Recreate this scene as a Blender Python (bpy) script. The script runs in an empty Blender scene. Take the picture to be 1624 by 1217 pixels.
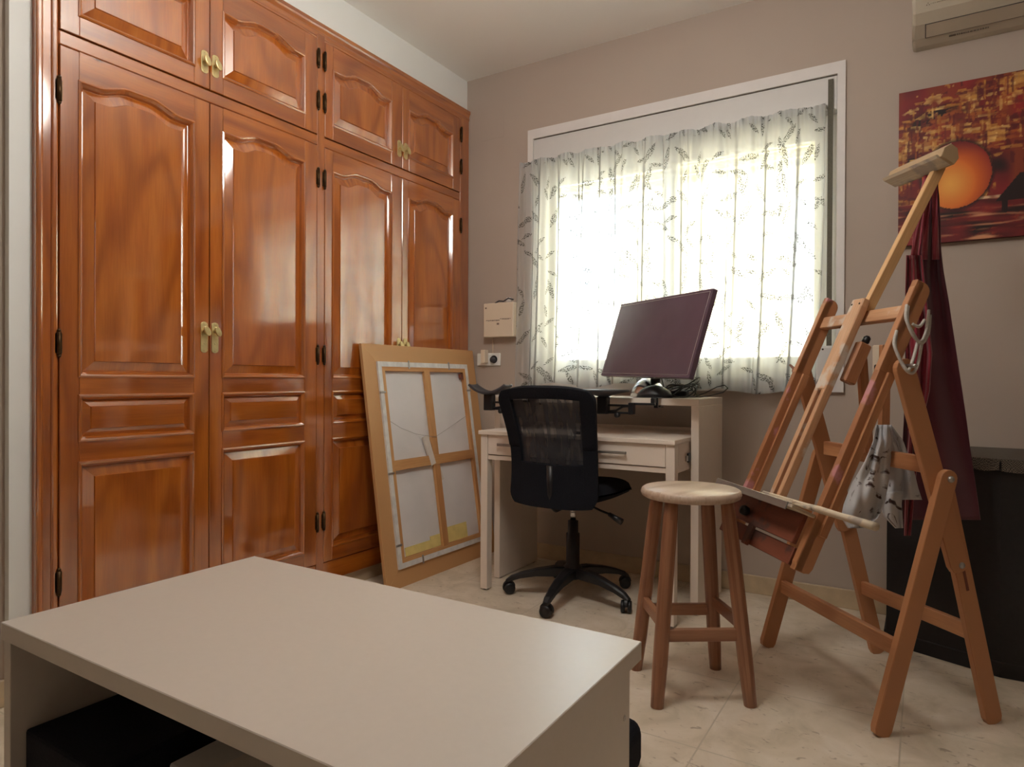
import bpy, bmesh, math, random
from mathutils import Vector, Matrix, noise
random.seed(7)
PI = math.pi
sc = bpy.context.scene
COL = sc.collection

# ------------------------------------------------------------ camera
F_PX = 1055.3
YAW, PITCH, ROLL = 0.55365, -0.00514, 0.0044
CH = 0.95
fw = Vector((-math.sin(YAW)*math.cos(PITCH), math.cos(YAW)*math.cos(PITCH), math.sin(PITCH)))
r0 = Vector((math.cos(YAW), math.sin(YAW), 0)); u0 = r0.cross(fw)
rv = r0*math.cos(ROLL)+u0*math.sin(ROLL); uv_ = -r0*math.sin(ROLL)+u0*math.cos(ROLL)
camd = bpy.data.cameras.new('camera'); cam = bpy.data.objects.new('camera', camd); COL.objects.link(cam)
cam.matrix_world = Matrix(((rv.x, uv_.x, -fw.x, 0), (rv.y, uv_.y, -fw.y, 0), (rv.z, uv_.z, -fw.z, CH), (0, 0, 0, 1)))
camd.sensor_fit = 'HORIZONTAL'; camd.sensor_width = 36.0; camd.lens = F_PX*36.0/1624.0
camd.clip_start = 0.02; camd.clip_end = 200
sc.camera = cam

# ------------------------------------------------------------ light and exposure
sc.view_settings.view_transform = 'Standard'; sc.view_settings.look = 'None'
sc.view_settings.gamma = 1.0; sc.view_settings.use_curve_mapping = False
sc.view_settings.exposure = 1.1
sc.cycles.use_denoising = True
sc.cycles.max_bounces = 10; sc.cycles.diffuse_bounces = 6; sc.cycles.glossy_bounces = 4
sc.cycles.transparent_max_bounces = 24; sc.cycles.transmission_bounces = 6
sc.cycles.sample_clamp_indirect = 8.0
W = bpy.data.worlds.new('daylight'); sc.world = W; W.use_nodes = True
bg = W.node_tree.nodes['Background']
bg.inputs['Color'].default_value = (0.74, 0.89, 1.0, 1); bg.inputs['Strength'].default_value = 9.0
sund = bpy.data.lights.new('sun', 'SUN'); sun = bpy.data.objects.new('sun', sund); COL.objects.link(sun)
sund.energy = 12.0; sund.angle = 0.01; sund.color = (1, .95, .85)
sun.rotation_euler = (math.radians(24), 0, math.radians(-15))
LAMP = 11.0      # emission of the added fill globe
def portal(name, loc, rot, sx, sy):
    d = bpy.data.lights.new(name, 'AREA'); d.shape = 'RECTANGLE'; d.size = sx; d.size_y = sy
    d.cycles.is_portal = True
    o = bpy.data.objects.new(name, d); COL.objects.link(o); o.location = loc; o.rotation_euler = rot
portal('window_portal', (-1.05, 3.36, 1.6), (-PI/2, 0, 0), 1.5, 1.35)

# ------------------------------------------------------------ materials
def S(c):   # sRGB 0-255 -> linear
    return tuple((v/255/12.92 if v/255 <= .04045 else ((v/255+.055)/1.055)**2.4) for v in c)
def newmat(name):
    m = bpy.data.materials.new(name); m.use_nodes = True
    nt = m.node_tree; return m, nt, nt.nodes['Principled BSDF']
def N(nt, t, **kw):
    n = nt.nodes.new(t)
    for k, v in kw.items(): setattr(n, k, v)
    return n
def ramp(nt, stops):
    n = nt.nodes.new('ShaderNodeValToRGB'); e = n.color_ramp.elements
    while len(e) < len(stops): e.new(0.5)
    for i, (p, c) in enumerate(stops): e[i].position = p; e[i].color = (*c, 1)
    return n
def plain(name, col, rough=.5, metal=0, coat=0, noise_amt=.06, nscale=25, bump=0, spec=.5):
    m, nt, b = newmat(name)
    tc = N(nt, 'ShaderNodeTexCoord'); nz = N(nt, 'ShaderNodeTexNoise'); nz.inputs['Scale'].default_value = nscale; nz.inputs['Detail'].default_value = 4
    nt.links.new(tc.outputs['Object'], nz.inputs['Vector'])
    rp = ramp(nt, [(.3, tuple(v*(1-noise_amt) for v in col)), (.7, tuple(min(1, v*(1+noise_amt)) for v in col))])
    nt.links.new(nz.outputs['Fac'], rp.inputs['Fac']); nt.links.new(rp.outputs['Color'], b.inputs['Base Color'])
    b.inputs['Roughness'].default_value = rough; b.inputs['Metallic'].default_value = metal
    b.inputs['Coat Weight'].default_value = coat; b.inputs['Specular IOR Level'].default_value = spec
    if bump:
        bp = N(nt, 'ShaderNodeBump'); bp.inputs['Strength'].default_value = bump; bp.inputs['Distance'].default_value = .003
        nt.links.new(nz.outputs['Fac'], bp.inputs['Height']); nt.links.new(bp.outputs['Normal'], b.inputs['Normal'])
    return m
def wood(name, light, mid, dark, rough=.4, coat=0., rings=34, stretch=.11, nsc=5., knots=False, spots=None, coat_rough=.12):
    m, nt, b = newmat(name); L = nt.links
    uv = N(nt, 'ShaderNodeUVMap'); mp = N(nt, 'ShaderNodeMapping'); mp.inputs['Scale'].default_value = (1, stretch, 1)
    L.new(uv.outputs['UV'], mp.inputs['Vector'])
    n1 = N(nt, 'ShaderNodeTexNoise'); n1.inputs['Scale'].default_value = nsc; n1.inputs['Detail'].default_value = 1.5; n1.inputs['Roughness'].default_value = .4
    L.new(mp.outputs[0], n1.inputs['Vector'])
    mul = N(nt, 'ShaderNodeMath', operation='MULTIPLY'); mul.inputs[1].default_value = rings*2
    L.new(n1.outputs['Fac'], mul.inputs[0])
    sn = N(nt, 'ShaderNodeMath', operation='SINE'); L.new(mul.outputs[0], sn.inputs[0])
    mr = N(nt, 'ShaderNodeMapRange'); mr.inputs['From Min'].default_value = -1; L.new(sn.outputs[0], mr.inputs['Value'])
    pw = N(nt, 'ShaderNodeMath', operation='POWER'); pw.inputs[1].default_value = 2.2; L.new(mr.outputs[0], pw.inputs[0])
    n2 = N(nt, 'ShaderNodeTexNoise'); n2.inputs['Scale'].default_value = 3.; n2.inputs['Detail'].default_value = 3
    mp2 = N(nt, 'ShaderNodeMapping'); mp2.inputs['Scale'].default_value = (8, .8, 1); L.new(uv.outputs['UV'], mp2.inputs['Vector']); L.new(mp2.outputs[0], n2.inputs['Vector'])
    n3 = N(nt, 'ShaderNodeTexNoise'); n3.inputs['Scale'].default_value = 14.; n3.inputs['Detail'].default_value = 5
    mp3 = N(nt, 'ShaderNodeMapping'); mp3.inputs['Scale'].default_value = (14, .7, 1); L.new(uv.outputs['UV'], mp3.inputs['Vector']); L.new(mp3.outputs[0], n3.inputs['Vector'])
    base = ramp(nt, [(.25, mid), (.75, light)]); L.new(n2.outputs['Fac'], base.inputs['Fac'])
    mx = N(nt, 'ShaderNodeMix', data_type='RGBA'); L.new(base.outputs['Color'], mx.inputs['A']); mx.inputs['B'].default_value = (*dark, 1)
    mf = N(nt, 'ShaderNodeMath', operation='MULTIPLY'); mf.inputs[1].default_value = .5; L.new(pw.outputs[0], mf.inputs[0]); L.new(mf.outputs[0], mx.inputs['Factor'])
    mx2 = N(nt, 'ShaderNodeMix', data_type='RGBA', blend_type='MULTIPLY'); mx2.inputs['Factor'].default_value = .5
    fr = ramp(nt, [(.3, (.72, .68, .62)), (.65, (1, 1, 1))]); L.new(n3.outputs['Fac'], fr.inputs['Fac'])
    L.new(mx.outputs['Result'], mx2.inputs['A']); L.new(fr.outputs['Color'], mx2.inputs['B'])
    out = mx2.outputs['Result']
    if knots:
        vo = N(nt, 'ShaderNodeTexVoronoi'); vo.inputs['Scale'].default_value = 3.4; mpk = N(nt, 'ShaderNodeMapping'); mpk.inputs['Scale'].default_value = (1, .42, 1)
        L.new(uv.outputs['UV'], mpk.inputs['Vector']); L.new(mpk.outputs[0], vo.inputs['Vector'])
        kr = ramp(nt, [(.012, (1, 1, 1)), (.035, (0, 0, 0))]); L.new(vo.outputs['Distance'], kr.inputs['Fac'])
        mk = N(nt, 'ShaderNodeMix', data_type='RGBA'); L.new(kr.outputs['Color'], mk.inputs['Factor']); L.new(out, mk.inputs['A']); mk.inputs['B'].default_value = (*[v*.35 for v in dark], 1); out = mk.outputs['Result']
    if spots:
        ns = N(nt, 'ShaderNodeTexNoise'); ns.inputs['Scale'].default_value = 11; ns.inputs['Detail'].default_value = 6
        tc = N(nt, 'ShaderNodeTexCoord'); L.new(tc.outputs['Object'], ns.inputs['Vector'])
        rs = ramp(nt, [(.55, (0, 0, 0)), (.62, (.8, .8, .8))]); L.new(ns.outputs['Fac'], rs.inputs['Fac'])
        ms = N(nt, 'ShaderNodeMix', data_type='RGBA'); L.new(rs.outputs['Color'], ms.inputs['Factor']); L.new(out, ms.inputs['A']); ms.inputs['B'].default_value = (*spots, 1); out = ms.outputs['Result']
    L.new(out, b.inputs['Base Color'])
    b.inputs['Roughness'].default_value = rough; b.inputs['Coat Weight'].default_value = coat; b.inputs['Coat Roughness'].default_value = coat_rough
    if coat > .5: b.inputs['Coat IOR'].default_value = 2.8; b.inputs['Specular IOR Level'].default_value = .15
    return m

M = {}
M['wall'] = plain('taupe wall paint', S((184, 170, 158)), .85, noise_amt=.02, nscale=3)
M['wall_white'] = plain('white wall paint', S((238, 240, 238)), .85, noise_amt=.02, nscale=3)
M['ceiling'] = plain('ceiling paint', S((242, 240, 236)), .9, noise_amt=.01, nscale=2)
M['pine'] = wood('varnished pine', S((198, 114, 36)), S((172, 86, 23)), S((120, 50, 11)), .36, .9, rings=20, stretch=.16, nsc=4.5, knots=True, coat_rough=.09)
M['pine_field'] = wood('varnished pine panel', S((200, 116, 36)), S((178, 91, 24)), S((134, 59, 14)), .36, .9, rings=26, stretch=.24, nsc=3.6, coat_rough=.08)
M['easel'] = wood('easel beech', S((202, 148, 104)), S((180, 118, 78)), S((142, 84, 52)), .45, .1, rings=16, stretch=.08, nsc=6)
M['easel_worn'] = wood('paint spotted easel beech', S((222, 180, 142)), S((206, 156, 116)), S((170, 116, 80)), .5, 0, rings=14, stretch=.08, nsc=6, spots=S((212, 204, 192)))
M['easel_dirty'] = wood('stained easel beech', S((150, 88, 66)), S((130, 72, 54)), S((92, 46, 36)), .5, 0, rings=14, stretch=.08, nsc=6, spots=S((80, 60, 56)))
M['easel_pink'] = wood('pink stained easel beech', S((202, 148, 104)), S((180, 118, 78)), S((142, 84, 52)), .5, 0, rings=14, stretch=.08, nsc=6, spots=S((200, 138, 146)))
M['head'] = wood('grey stained clamp wood', S((198, 172, 138)), S((176, 148, 114)), S((138, 110, 84)), .7, 0, rings=10, stretch=.12, nsc=8, spots=S((112, 106, 102)))
M['stick'] = wood('paint covered wood', S((222, 208, 184)), S((196, 178, 154)), S((150, 120, 96)), .7, 0, rings=10, stretch=.1, nsc=8, spots=S((150, 140, 132)))
M['stool'] = wood('stool beech', S((176, 128, 96)), S((150, 98, 70)), S((116, 70, 48)), .4, .25, rings=12, stretch=.1, nsc=5)
M['stool_top'] = wood('worn stool top', S((214, 194, 176)), S((196, 172, 152)), S((170, 142, 120)), .42, .15, rings=30, stretch=.2, nsc=5)
M['frame_wood'] = wood('pale frame pine', S((232, 190, 138)), S((220, 172, 118)), S((188, 136, 86)), .55, 0, rings=14, stretch=.07, nsc=5)
M['stretcher'] = wood('stretcher pine', S((220, 172, 118)), S((206, 152, 98)), S((176, 116, 68)), .6, 0, rings=12, stretch=.07, nsc=5)
M['white_lam'] = plain('white laminate', S((208, 199, 190)), .33, noise_amt=.012, nscale=60)
M['white_desk'] = plain('white desk lacquer', S((236, 224, 212)), .38, noise_amt=.01)
M['pvc'] = plain('white window plastic', S((240, 240, 236)), .35, noise_amt=.01)
M['box_grey'] = plain('roller box plastic', S((214, 212, 210)), .5, noise_amt=.01)
M['trim'] = plain('window surround paint', S((226, 222, 220)), .6, noise_amt=.015)
M['black'] = plain('black plastic', (.012, .012, .014), .4, noise_amt=.1)
M['black_fabric'] = plain('black fabric', (.010, .011, .016), .9, noise_amt=.3, nscale=300, bump=.3, spec=.2)
M['black_wood'] = plain('black cabinet', (.010, .009, .010), .55, noise_amt=.2, nscale=60)
M['chrome'] = plain('chrome', (.6, .6, .6), .18, 1)
M['steel'] = plain('dull steel', (.42, .40, .38), .4, .9)
M['brass'] = plain('aged brass', S((222, 204, 150)), .34, .75, noise_amt=.10, nscale=60)
M['brass_dark'] = plain('dark bronze', S((78, 58, 36)), .4, .85, noise_amt=.3, nscale=90)
M['beige'] = plain('beige plastic', S((232, 216, 194)), .5, noise_amt=.01)
M['dark_line'] = plain('grey joint', S((92, 86, 82)), .8)
M['grey_print'] = plain('grey print', S((138, 118, 104)), .8)
M['ac'] = plain('aircon plastic', S((190, 180, 162)), .38, noise_amt=.015)
M['ac_print'] = plain('aircon print', S((120, 110, 98)), .7)
M['yellow'] = plain('masking tape yellow', S((232, 214, 140)), .7)
M['paper'] = plain('white paper', S((222, 214, 206)), .8)
M['rope'] = plain('grey cord', S((190, 184, 176)), .8, noise_amt=.1, nscale=200)
M['strap'] = plain('grey strap webbing', S((98, 94, 82)), .8, noise_amt=.15, nscale=200)
M['grey_pad'] = plain('grey padding', (.05, .05, .06), .45)
M['screen'] = plain('switched off screen', S((92, 74, 88)), .25, noise_amt=.08, nscale=6, spec=.6)
M['screen_line'] = plain('screen border line', S((170, 160, 160)), .5)
M['stone'] = plain('beige stone skirting', S((196, 176, 146)), .35, noise_amt=.1, nscale=18)
M['cream_wall'] = plain('cream render', S((200, 184, 150)), .9, noise_amt=.03, nscale=2)
M['yellow_wall'] = plain('yellow render', S((240, 214, 150)), .9, noise_amt=.03, nscale=2)
M['white_render'] = plain('white render', S((245, 243, 238)), .9, noise_amt=.02, nscale=2)
M['shutter'] = plain('cream shutter slats', S((236, 224, 190)), .6, noise_amt=.01)
M['ground'] = plain('courtyard paving', S((205, 198, 186)), .9)

def floor_mat():
    m, nt, b = newmat('beige marble tile'); L = nt.links
    tc = N(nt, 'ShaderNodeTexCoord'); mp = N(nt, 'ShaderNodeMapping'); mp.inputs['Location'].default_value = (.49, -1.712, 0)
    L.new(tc.outputs['Object'], mp.inputs['Vector'])
    br = N(nt, 'ShaderNodeTexBrick'); br.offset = 0; br.squash = 1
    br.inputs['Scale'].default_value = 1; br.inputs['Brick Width'].default_value = .445; br.inputs['Row Height'].default_value = .435
    br.inputs['Mortar Size'].default_value = .0022; br.inputs['Mortar Smooth'].default_value = .2
    br.inputs['Color1'].default_value = (1, 1, 1, 1); br.inputs['Color2'].default_value = (.93, .93, .93, 1); br.inputs['Mortar'].default_value = (0, 0, 0, 1)
    L.new(mp.outputs[0], br.inputs['Vector'])
    n1 = N(nt, 'ShaderNodeTexNoise'); n1.inputs['Scale'].default_value = 7; n1.inputs['Detail'].default_value = 7; n1.inputs['Roughness'].default_value = .6; n1.inputs['Distortion'].default_value = .8
    L.new(tc.outputs['Object'], n1.inputs['Vector'])
    c1 = ramp(nt, [(.3, S((206, 192, 170))), (.5, S((226, 212, 192))), (.7, S((238, 226, 210)))]); L.new(n1.outputs['Fac'], c1.inputs['Fac'])
    n2 = N(nt, 'ShaderNodeTexNoise'); n2.inputs['Scale'].default_value = 45; n2.inputs['Detail'].default_value = 5; n2.inputs['Distortion'].default_value = 1.2
    mpp = N(nt, 'ShaderNodeMapping'); mpp.inputs['Scale'].default_value = (.6, 1, 1); L.new(tc.outputs['Object'], mpp.inputs['Vector']); L.new(mpp.outputs[0], n2.inputs['Vector'])
    r2 = ramp(nt, [(.63, (0, 0, 0)), (.72, (.55, .55, .55))]); L.new(n2.outputs['Fac'], r2.inputs['Fac'])
    mx = N(nt, 'ShaderNodeMix', data_type='RGBA'); L.new(r2.outputs['Color'], mx.inputs['Factor']); L.new(c1.outputs['Color'], mx.inputs['A']); mx.inputs['B'].default_value = (*S((128, 100, 76)), 1)
    ml = N(nt, 'ShaderNodeMix', data_type='RGBA', blend_type='MULTIPLY'); ml.inputs['Factor'].default_value = 1; L.new(mx.outputs['Result'], ml.inputs['A']); 
    tone = ramp(nt, [(0, (1.0, 1.0, 1.0)), (1, (1, 1, 1))]); L.new(br.outputs['Color'], ml.inputs['B'])
    gr = N(nt, 'ShaderNodeMix', data_type='RGBA'); L.new(br.outputs['Fac'], gr.inputs['Factor']); L.new(mx.outputs['Result'], gr.inputs['A']); gr.inputs['B'].default_value = (*S((206, 194, 174)), 1)
    L.new(gr.outputs['Result'], b.inputs['Base Color'])
    b.inputs['Roughness'].default_value = .34; b.inputs['Specular IOR Level'].default_value = .4
    bp = N(nt, 'ShaderNodeBump'); bp.invert = True; bp.inputs['Strength'].default_value = .5; bp.inputs['Distance'].default_value = .002
    L.new(br.outputs['Fac'], bp.inputs['Height']); L.new(bp.outputs['Normal'], b.inputs['Normal'])
    return m
M['floor'] = floor_mat()

def curtain_mat():
    m = bpy.data.materials.new('sheer leaf curtain'); m.use_nodes = True; nt = m.node_tree; nt.nodes.clear(); L = nt.links
    out = N(nt, 'ShaderNodeOutputMaterial'); uv = N(nt, 'ShaderNodeUVMap')
    def leaves(scale, seed, la, lb):
        mp = N(nt, 'ShaderNodeMapping'); mp.inputs['Location'].default_value = (seed, seed*.7, 0); L.new(uv.outputs['UV'], mp.inputs['Vector'])
        vo = N(nt, 'ShaderNodeTexVoronoi'); vo.voronoi_dimensions = '2D'; vo.inputs['Scale'].default_value = scale; vo.inputs['Randomness'].default_value = .75
        L.new(mp.outputs[0], vo.inputs['Vector'])
        sc_ = N(nt, 'ShaderNodeVectorMath', operation='SCALE'); sc_.inputs['Scale'].default_value = 1.0; L.new(mp.outputs[0], sc_.inputs[0])
        sb = N(nt, 'ShaderNodeVectorMath', operation='SUBTRACT'); L.new(sc_.outputs[0], sb.inputs[0]); L.new(vo.outputs['Position'], sb.inputs[1])
        sp = N(nt, 'ShaderNodeSeparateColor'); L.new(vo.outputs['Color'], sp.inputs[0])
        an = N(nt, 'ShaderNodeMath', operation='MULTIPLY'); an.inputs[1].default_value = 3.6; L.new(sp.outputs[0], an.inputs[0])
        an2 = N(nt, 'ShaderNodeMath', operation='ADD'); an2.inputs[1].default_value = -1.2; L.new(an.outputs[0], an2.inputs[0])
        vr = N(nt, 'ShaderNodeVectorRotate'); vr.rotation_type = 'Z_AXIS'; L.new(sb.outputs[0], vr.inputs['Vector']); L.new(an2.outputs[0], vr.inputs['Angle'])
        sx = N(nt, 'ShaderNodeSeparateXYZ'); L.new(vr.outputs[0], sx.inputs[0])
        # leaf |x| < lb*(1-(y/la)^2)
        dy = N(nt, 'ShaderNodeMath', operation='DIVIDE'); dy.inputs[1].default_value = la; L.new(sx.outputs['Y'], dy.inputs[0])
        y2 = N(nt, 'ShaderNodeMath', operation='MULTIPLY'); L.new(dy.outputs[0], y2.inputs[0]); L.new(dy.outputs[0], y2.inputs[1])
        w1 = N(nt, 'ShaderNodeMath', operation='SUBTRACT'); w1.inputs[0].default_value = 1; L.new(y2.outputs[0], w1.inputs[1])
        w2 = N(nt, 'ShaderNodeMath', operation='MULTIPLY'); w2.inputs[1].default_value = lb; L.new(w1.outputs[0], w2.inputs[0])
        ax = N(nt, 'ShaderNodeMath', operation='ABSOLUTE'); L.new(sx.outputs['X'], ax.inputs[0])
        lt = N(nt, 'ShaderNodeMath', operation='LESS_THAN'); L.new(ax.outputs[0], lt.inputs[0]); L.new(w2.outputs[0], lt.inputs[1])
        keep = N(nt, 'ShaderNodeMath', operation='GREATER_THAN'); keep.inputs[1].default_value = .30; L.new(sp.outputs[1], keep.inputs[0])
        mm = N(nt, 'ShaderNodeMath', operation='MULTIPLY'); L.new(lt.outputs[0], mm.inputs[0]); L.new(keep.outputs[0], mm.inputs[1])
        return mm
    l1 = leaves(8.5, 0, .062, .014); l2 = leaves(10.5, 3.7, .040, .010)
    mxl = N(nt, 'ShaderNodeMath', operation='MAXIMUM'); L.new(l1.outputs[0], mxl.inputs[0]); L.new(l2.outputs[0], mxl.inputs[1])
    nz = N(nt, 'ShaderNodeTexNoise'); nz.inputs['Scale'].default_value = 190; nz.inputs['Detail'].default_value = 2; L.new(uv.outputs['UV'], nz.inputs['Vector'])
    rn = ramp(nt, [(.45, (0, 0, 0)), (.55, (1, 1, 1))]); L.new(nz.outputs['Fac'], rn.inputs['Fac'])
    msk = N(nt, 'ShaderNodeMath', operation='MULTIPLY'); L.new(mxl.outputs[0], msk.inputs[0]); L.new(rn.outputs['Color'], msk.inputs[1])
    col = N(nt, 'ShaderNodeMix', data_type='RGBA'); L.new(msk.outputs[0], col.inputs['Factor']); col.inputs['A'].default_value = (.88, .90, .91, 1); col.inputs['B'].default_value = (.11, .11, .105, 1)
    df = N(nt, 'ShaderNodeBsdfDiffuse'); tl = N(nt, 'ShaderNodeBsdfTranslucent'); L.new(col.outputs['Result'], df.inputs['Color']); L.new(col.outputs['Result'], tl.inputs['Color'])
    m1 = N(nt, 'ShaderNodeMixShader'); m1.inputs[0].default_value = .75; L.new(df.outputs[0], m1.inputs[1]); L.new(tl.outputs[0], m1.inputs[2])
    tr = N(nt, 'ShaderNodeBsdfTransparent')
    m2 = N(nt, 'ShaderNodeMixShader'); L.new(tr.outputs[0], m2.inputs[1]); L.new(m1.outputs[0], m2.inputs[2])
    # cloth seen edge-on in the gathers is several threads thick: denser and less translucent
    lw = N(nt, 'ShaderNodeLayerWeight'); lw.inputs['Blend'].default_value = .5
    fr_ = N(nt, 'ShaderNodeMapRange'); fr_.inputs['From Min'].default_value = .30; fr_.inputs['From Max'].default_value = .72; L.new(lw.outputs['Facing'], fr_.inputs['Value'])
    dk = N(nt, 'ShaderNodeMix', data_type='RGBA'); L.new(fr_.outputs[0], dk.inputs['Factor']); L.new(col.outputs['Result'], dk.inputs['A']); dk.inputs['B'].default_value = (.17, .175, .18, 1); L.new(dk.outputs['Result'], tl.inputs['Color'])
    op = N(nt, 'ShaderNodeMath', operation='MULTIPLY_ADD'); L.new(msk.outputs[0], op.inputs[0]); op.inputs[1].default_value = .42; 
    fo = N(nt, 'ShaderNodeMath', operation='MULTIPLY_ADD'); L.new(fr_.outputs[0], fo.inputs[0]); fo.inputs[1].default_value = .30; fo.inputs[2].default_value = .68
    L.new(fo.outputs[0], op.inputs[2]); op.use_clamp = True; L.new(op.outputs[0], m2.inputs[0])
    L.new(m2.outputs[0], out.inputs['Surface'])
    return m
M['curtain'] = curtain_mat()
def mesh_fabric():
    m, nt, b = newmat('black mesh fabric'); L = nt.links
    b.inputs['Base Color'].default_value = (.012, .014, .022, 1); b.inputs['Roughness'].default_value = .7
    out = nt.nodes['Material Output']; tr = N(nt, 'ShaderNodeBsdfTransparent'); mx = N(nt, 'ShaderNodeMixShader')
    uv = N(nt, 'ShaderNodeUVMap'); nz = N(nt, 'ShaderNodeTexNoise'); nz.inputs['Scale'].default_value = 9; mp = N(nt, 'ShaderNodeMapping'); mp.inputs['Rotation'].default_value = (0, 0, .7); mp.inputs['Scale'].default_value = (4.5, .9, 1)
    L.new(uv.outputs['UV'], mp.inputs['Vector']); L.new(mp.outputs[0], nz.inputs['Vector'])
    mr = N(nt, 'ShaderNodeMapRange'); mr.inputs['From Min'].default_value = .3; mr.inputs['From Max'].default_value = .7; mr.inputs['To Min'].default_value = .97; mr.inputs['To Max'].default_value = .80
    L.new(nz.outputs['Fac'], mr.inputs['Value']); L.new(mr.outputs[0], mx.inputs[0])
    L.new(tr.outputs[0], mx.inputs[1]); L.new(b.outputs[0], mx.inputs[2]); L.new(mx.outputs[0], out.inputs['Surface'])
    return m
M['mesh'] = mesh_fabric()
def glass_mat():
    m = bpy.data.materials.new('window glass'); m.use_nodes = True; nt = m.node_tree; nt.nodes.clear(); L = nt.links
    out = N(nt, 'ShaderNodeOutputMaterial'); tr = N(nt, 'ShaderNodeBsdfTransparent'); gl = N(nt, 'ShaderNodeBsdfGlossy'); gl.inputs['Roughness'].default_value = .02
    tr.inputs['Color'].default_value = (.95, .97, .97, 1)
    fr = N(nt, 'ShaderNodeFresnel'); mx = N(nt, 'ShaderNodeMixShader'); L.new(fr.outputs[0], mx.inputs[0]); L.new(tr.outputs[0], mx.inputs[1]); L.new(gl.outputs[0], mx.inputs[2]); L.new(mx.outputs[0], out.inputs['Surface'])
    return m
M['glass'] = glass_mat()
def cloth(name, c1, c2, rough=.8, scale=3, sheen=.3, bumps=.4, wv=400, stain=None, st=(.62, .68)):
    m, nt, b = newmat(name); L = nt.links
    tc = N(nt, 'ShaderNodeTexCoord'); nz = N(nt, 'ShaderNodeTexNoise'); nz.inputs['Scale'].default_value = scale; nz.inputs['Detail'].default_value = 3; L.new(tc.outputs['Object'], nz.inputs['Vector'])
    rp = ramp(nt, [(.35, c1), (.65, c2)]); L.new(nz.outputs['Fac'], rp.inputs['Fac']); o = rp.outputs['Color']
    if stain:
        n2 = N(nt, 'ShaderNodeTexNoise'); n2.inputs['Scale'].default_value = 10; n2.inputs['Detail'].default_value = 6; n2.inputs['Distortion'].default_value = 1.8; L.new(tc.outputs['Object'], n2.inputs['Vector'])
        r2 = ramp(nt, [(st[0], (0, 0, 0)), (st[1], (1, 1, 1))]); L.new(n2.outputs['Fac'], r2.inputs['Fac'])
        mx = N(nt, 'ShaderNodeMix', data_type='RGBA'); L.new(r2.outputs['Color'], mx.inputs['Factor']); L.new(o, mx.inputs['A']); mx.inputs['B'].default_value = (*stain, 1); o = mx.outputs['Result']
    L.new(o, b.inputs['Base Color']); b.inputs['Roughness'].default_value = rough; b.inputs['Sheen Weight'].default_value = sheen
    n3 = N(nt, 'ShaderNodeTexNoise'); n3.inputs['Scale'].default_value = wv; L.new(tc.outputs['Object'], n3.inputs['Vector'])
    bp = N(nt, 'ShaderNodeBump'); bp.inputs['Strength'].default_value = bumps; bp.inputs['Distance'].default_value = .001; L.new(n3.outputs['Fac'], bp.inputs['Height']); L.new(bp.outputs['Normal'], b.inputs['Normal'])
    return m
M['apron'] = cloth('burgundy cloth', S((124, 24, 42)), S((150, 30, 52)), .6, 2)
M['apron_dark'] = cloth('plum cloth', S((84, 28, 44)), S((98, 33, 52)), .75, 2)
M['rag'] = cloth('paint stained rag', S((176, 176, 180)), S((204, 203, 204)), .9, 5, stain=S((58, 30, 22)), st=(.575, .62))
M['canvas'] = cloth('raw linen canvas', S((222, 220, 222)), S((232, 229, 231)), .95, 4, 0, .5, 250)
M['canvas_edge'] = cloth('primed canvas edge', S((232, 232, 230)), S((214, 214, 214)), .85, 30, 0)
def woven():
    m, nt, b = newmat('woven checked cloth'); L = nt.links
    tc = N(nt, 'ShaderNodeTexCoord'); ck = N(nt, 'ShaderNodeTexChecker'); ck.inputs['Scale'].default_value = 260
    nz = N(nt, 'ShaderNodeTexNoise'); nz.inputs['Scale'].default_value = 40; mx0 = N(nt, 'ShaderNodeVectorMath', operation='ADD')
    sc0 = N(nt, 'ShaderNodeVectorMath', operation='SCALE'); sc0.inputs['Scale'].default_value = .012; L.new(tc.outputs['Object'], nz.inputs['Vector']); L.new(nz.outputs['Color'], sc0.inputs[0])
    L.new(tc.outputs['Object'], mx0.inputs[0]); L.new(sc0.outputs[0], mx0.inputs[1]); L.new(mx0.outputs[0], ck.inputs['Vector'])
    ck.inputs['Color1'].default_value = (*S((120, 111, 98)), 1); ck.inputs['Color2'].default_value = (*S((58, 53, 49)), 1)
    L.new(ck.outputs['Color'], b.inputs['Base Color']); b.inputs['Roughness'].default_value = .9
    bp = N(nt, 'ShaderNodeBump'); bp.inputs['Distance'].default_value = .004; L.new(ck.outputs['Fac'], bp.inputs['Height']); L.new(bp.outputs['Normal'], b.inputs['Normal'])
    return m
M['woven'] = woven()
def painted():
    m, nt, b = newmat('oil painting'); L = nt.links
    at_ = N(nt, 'ShaderNodeAttribute'); at_.attribute_name = 'paint'; L.new(at_.outputs['Color'], b.inputs['Base Color']); b.inputs['Roughness'].default_value = .5
    tc = N(nt, 'ShaderNodeTexCoord'); nz = N(nt, 'ShaderNodeTexNoise'); nz.inputs['Scale'].default_value = 60; nz.inputs['Detail'].default_value = 5; L.new(tc.outputs['Object'], nz.inputs['Vector'])
    bp = N(nt, 'ShaderNodeBump'); bp.inputs['Strength'].default_value = .4; bp.inputs['Distance'].default_value = .002; L.new(nz.outputs['Fac'], bp.inputs['Height']); L.new(bp.outputs['Normal'], b.inputs['Normal'])
    return m
M['painting'] = painted()

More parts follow.
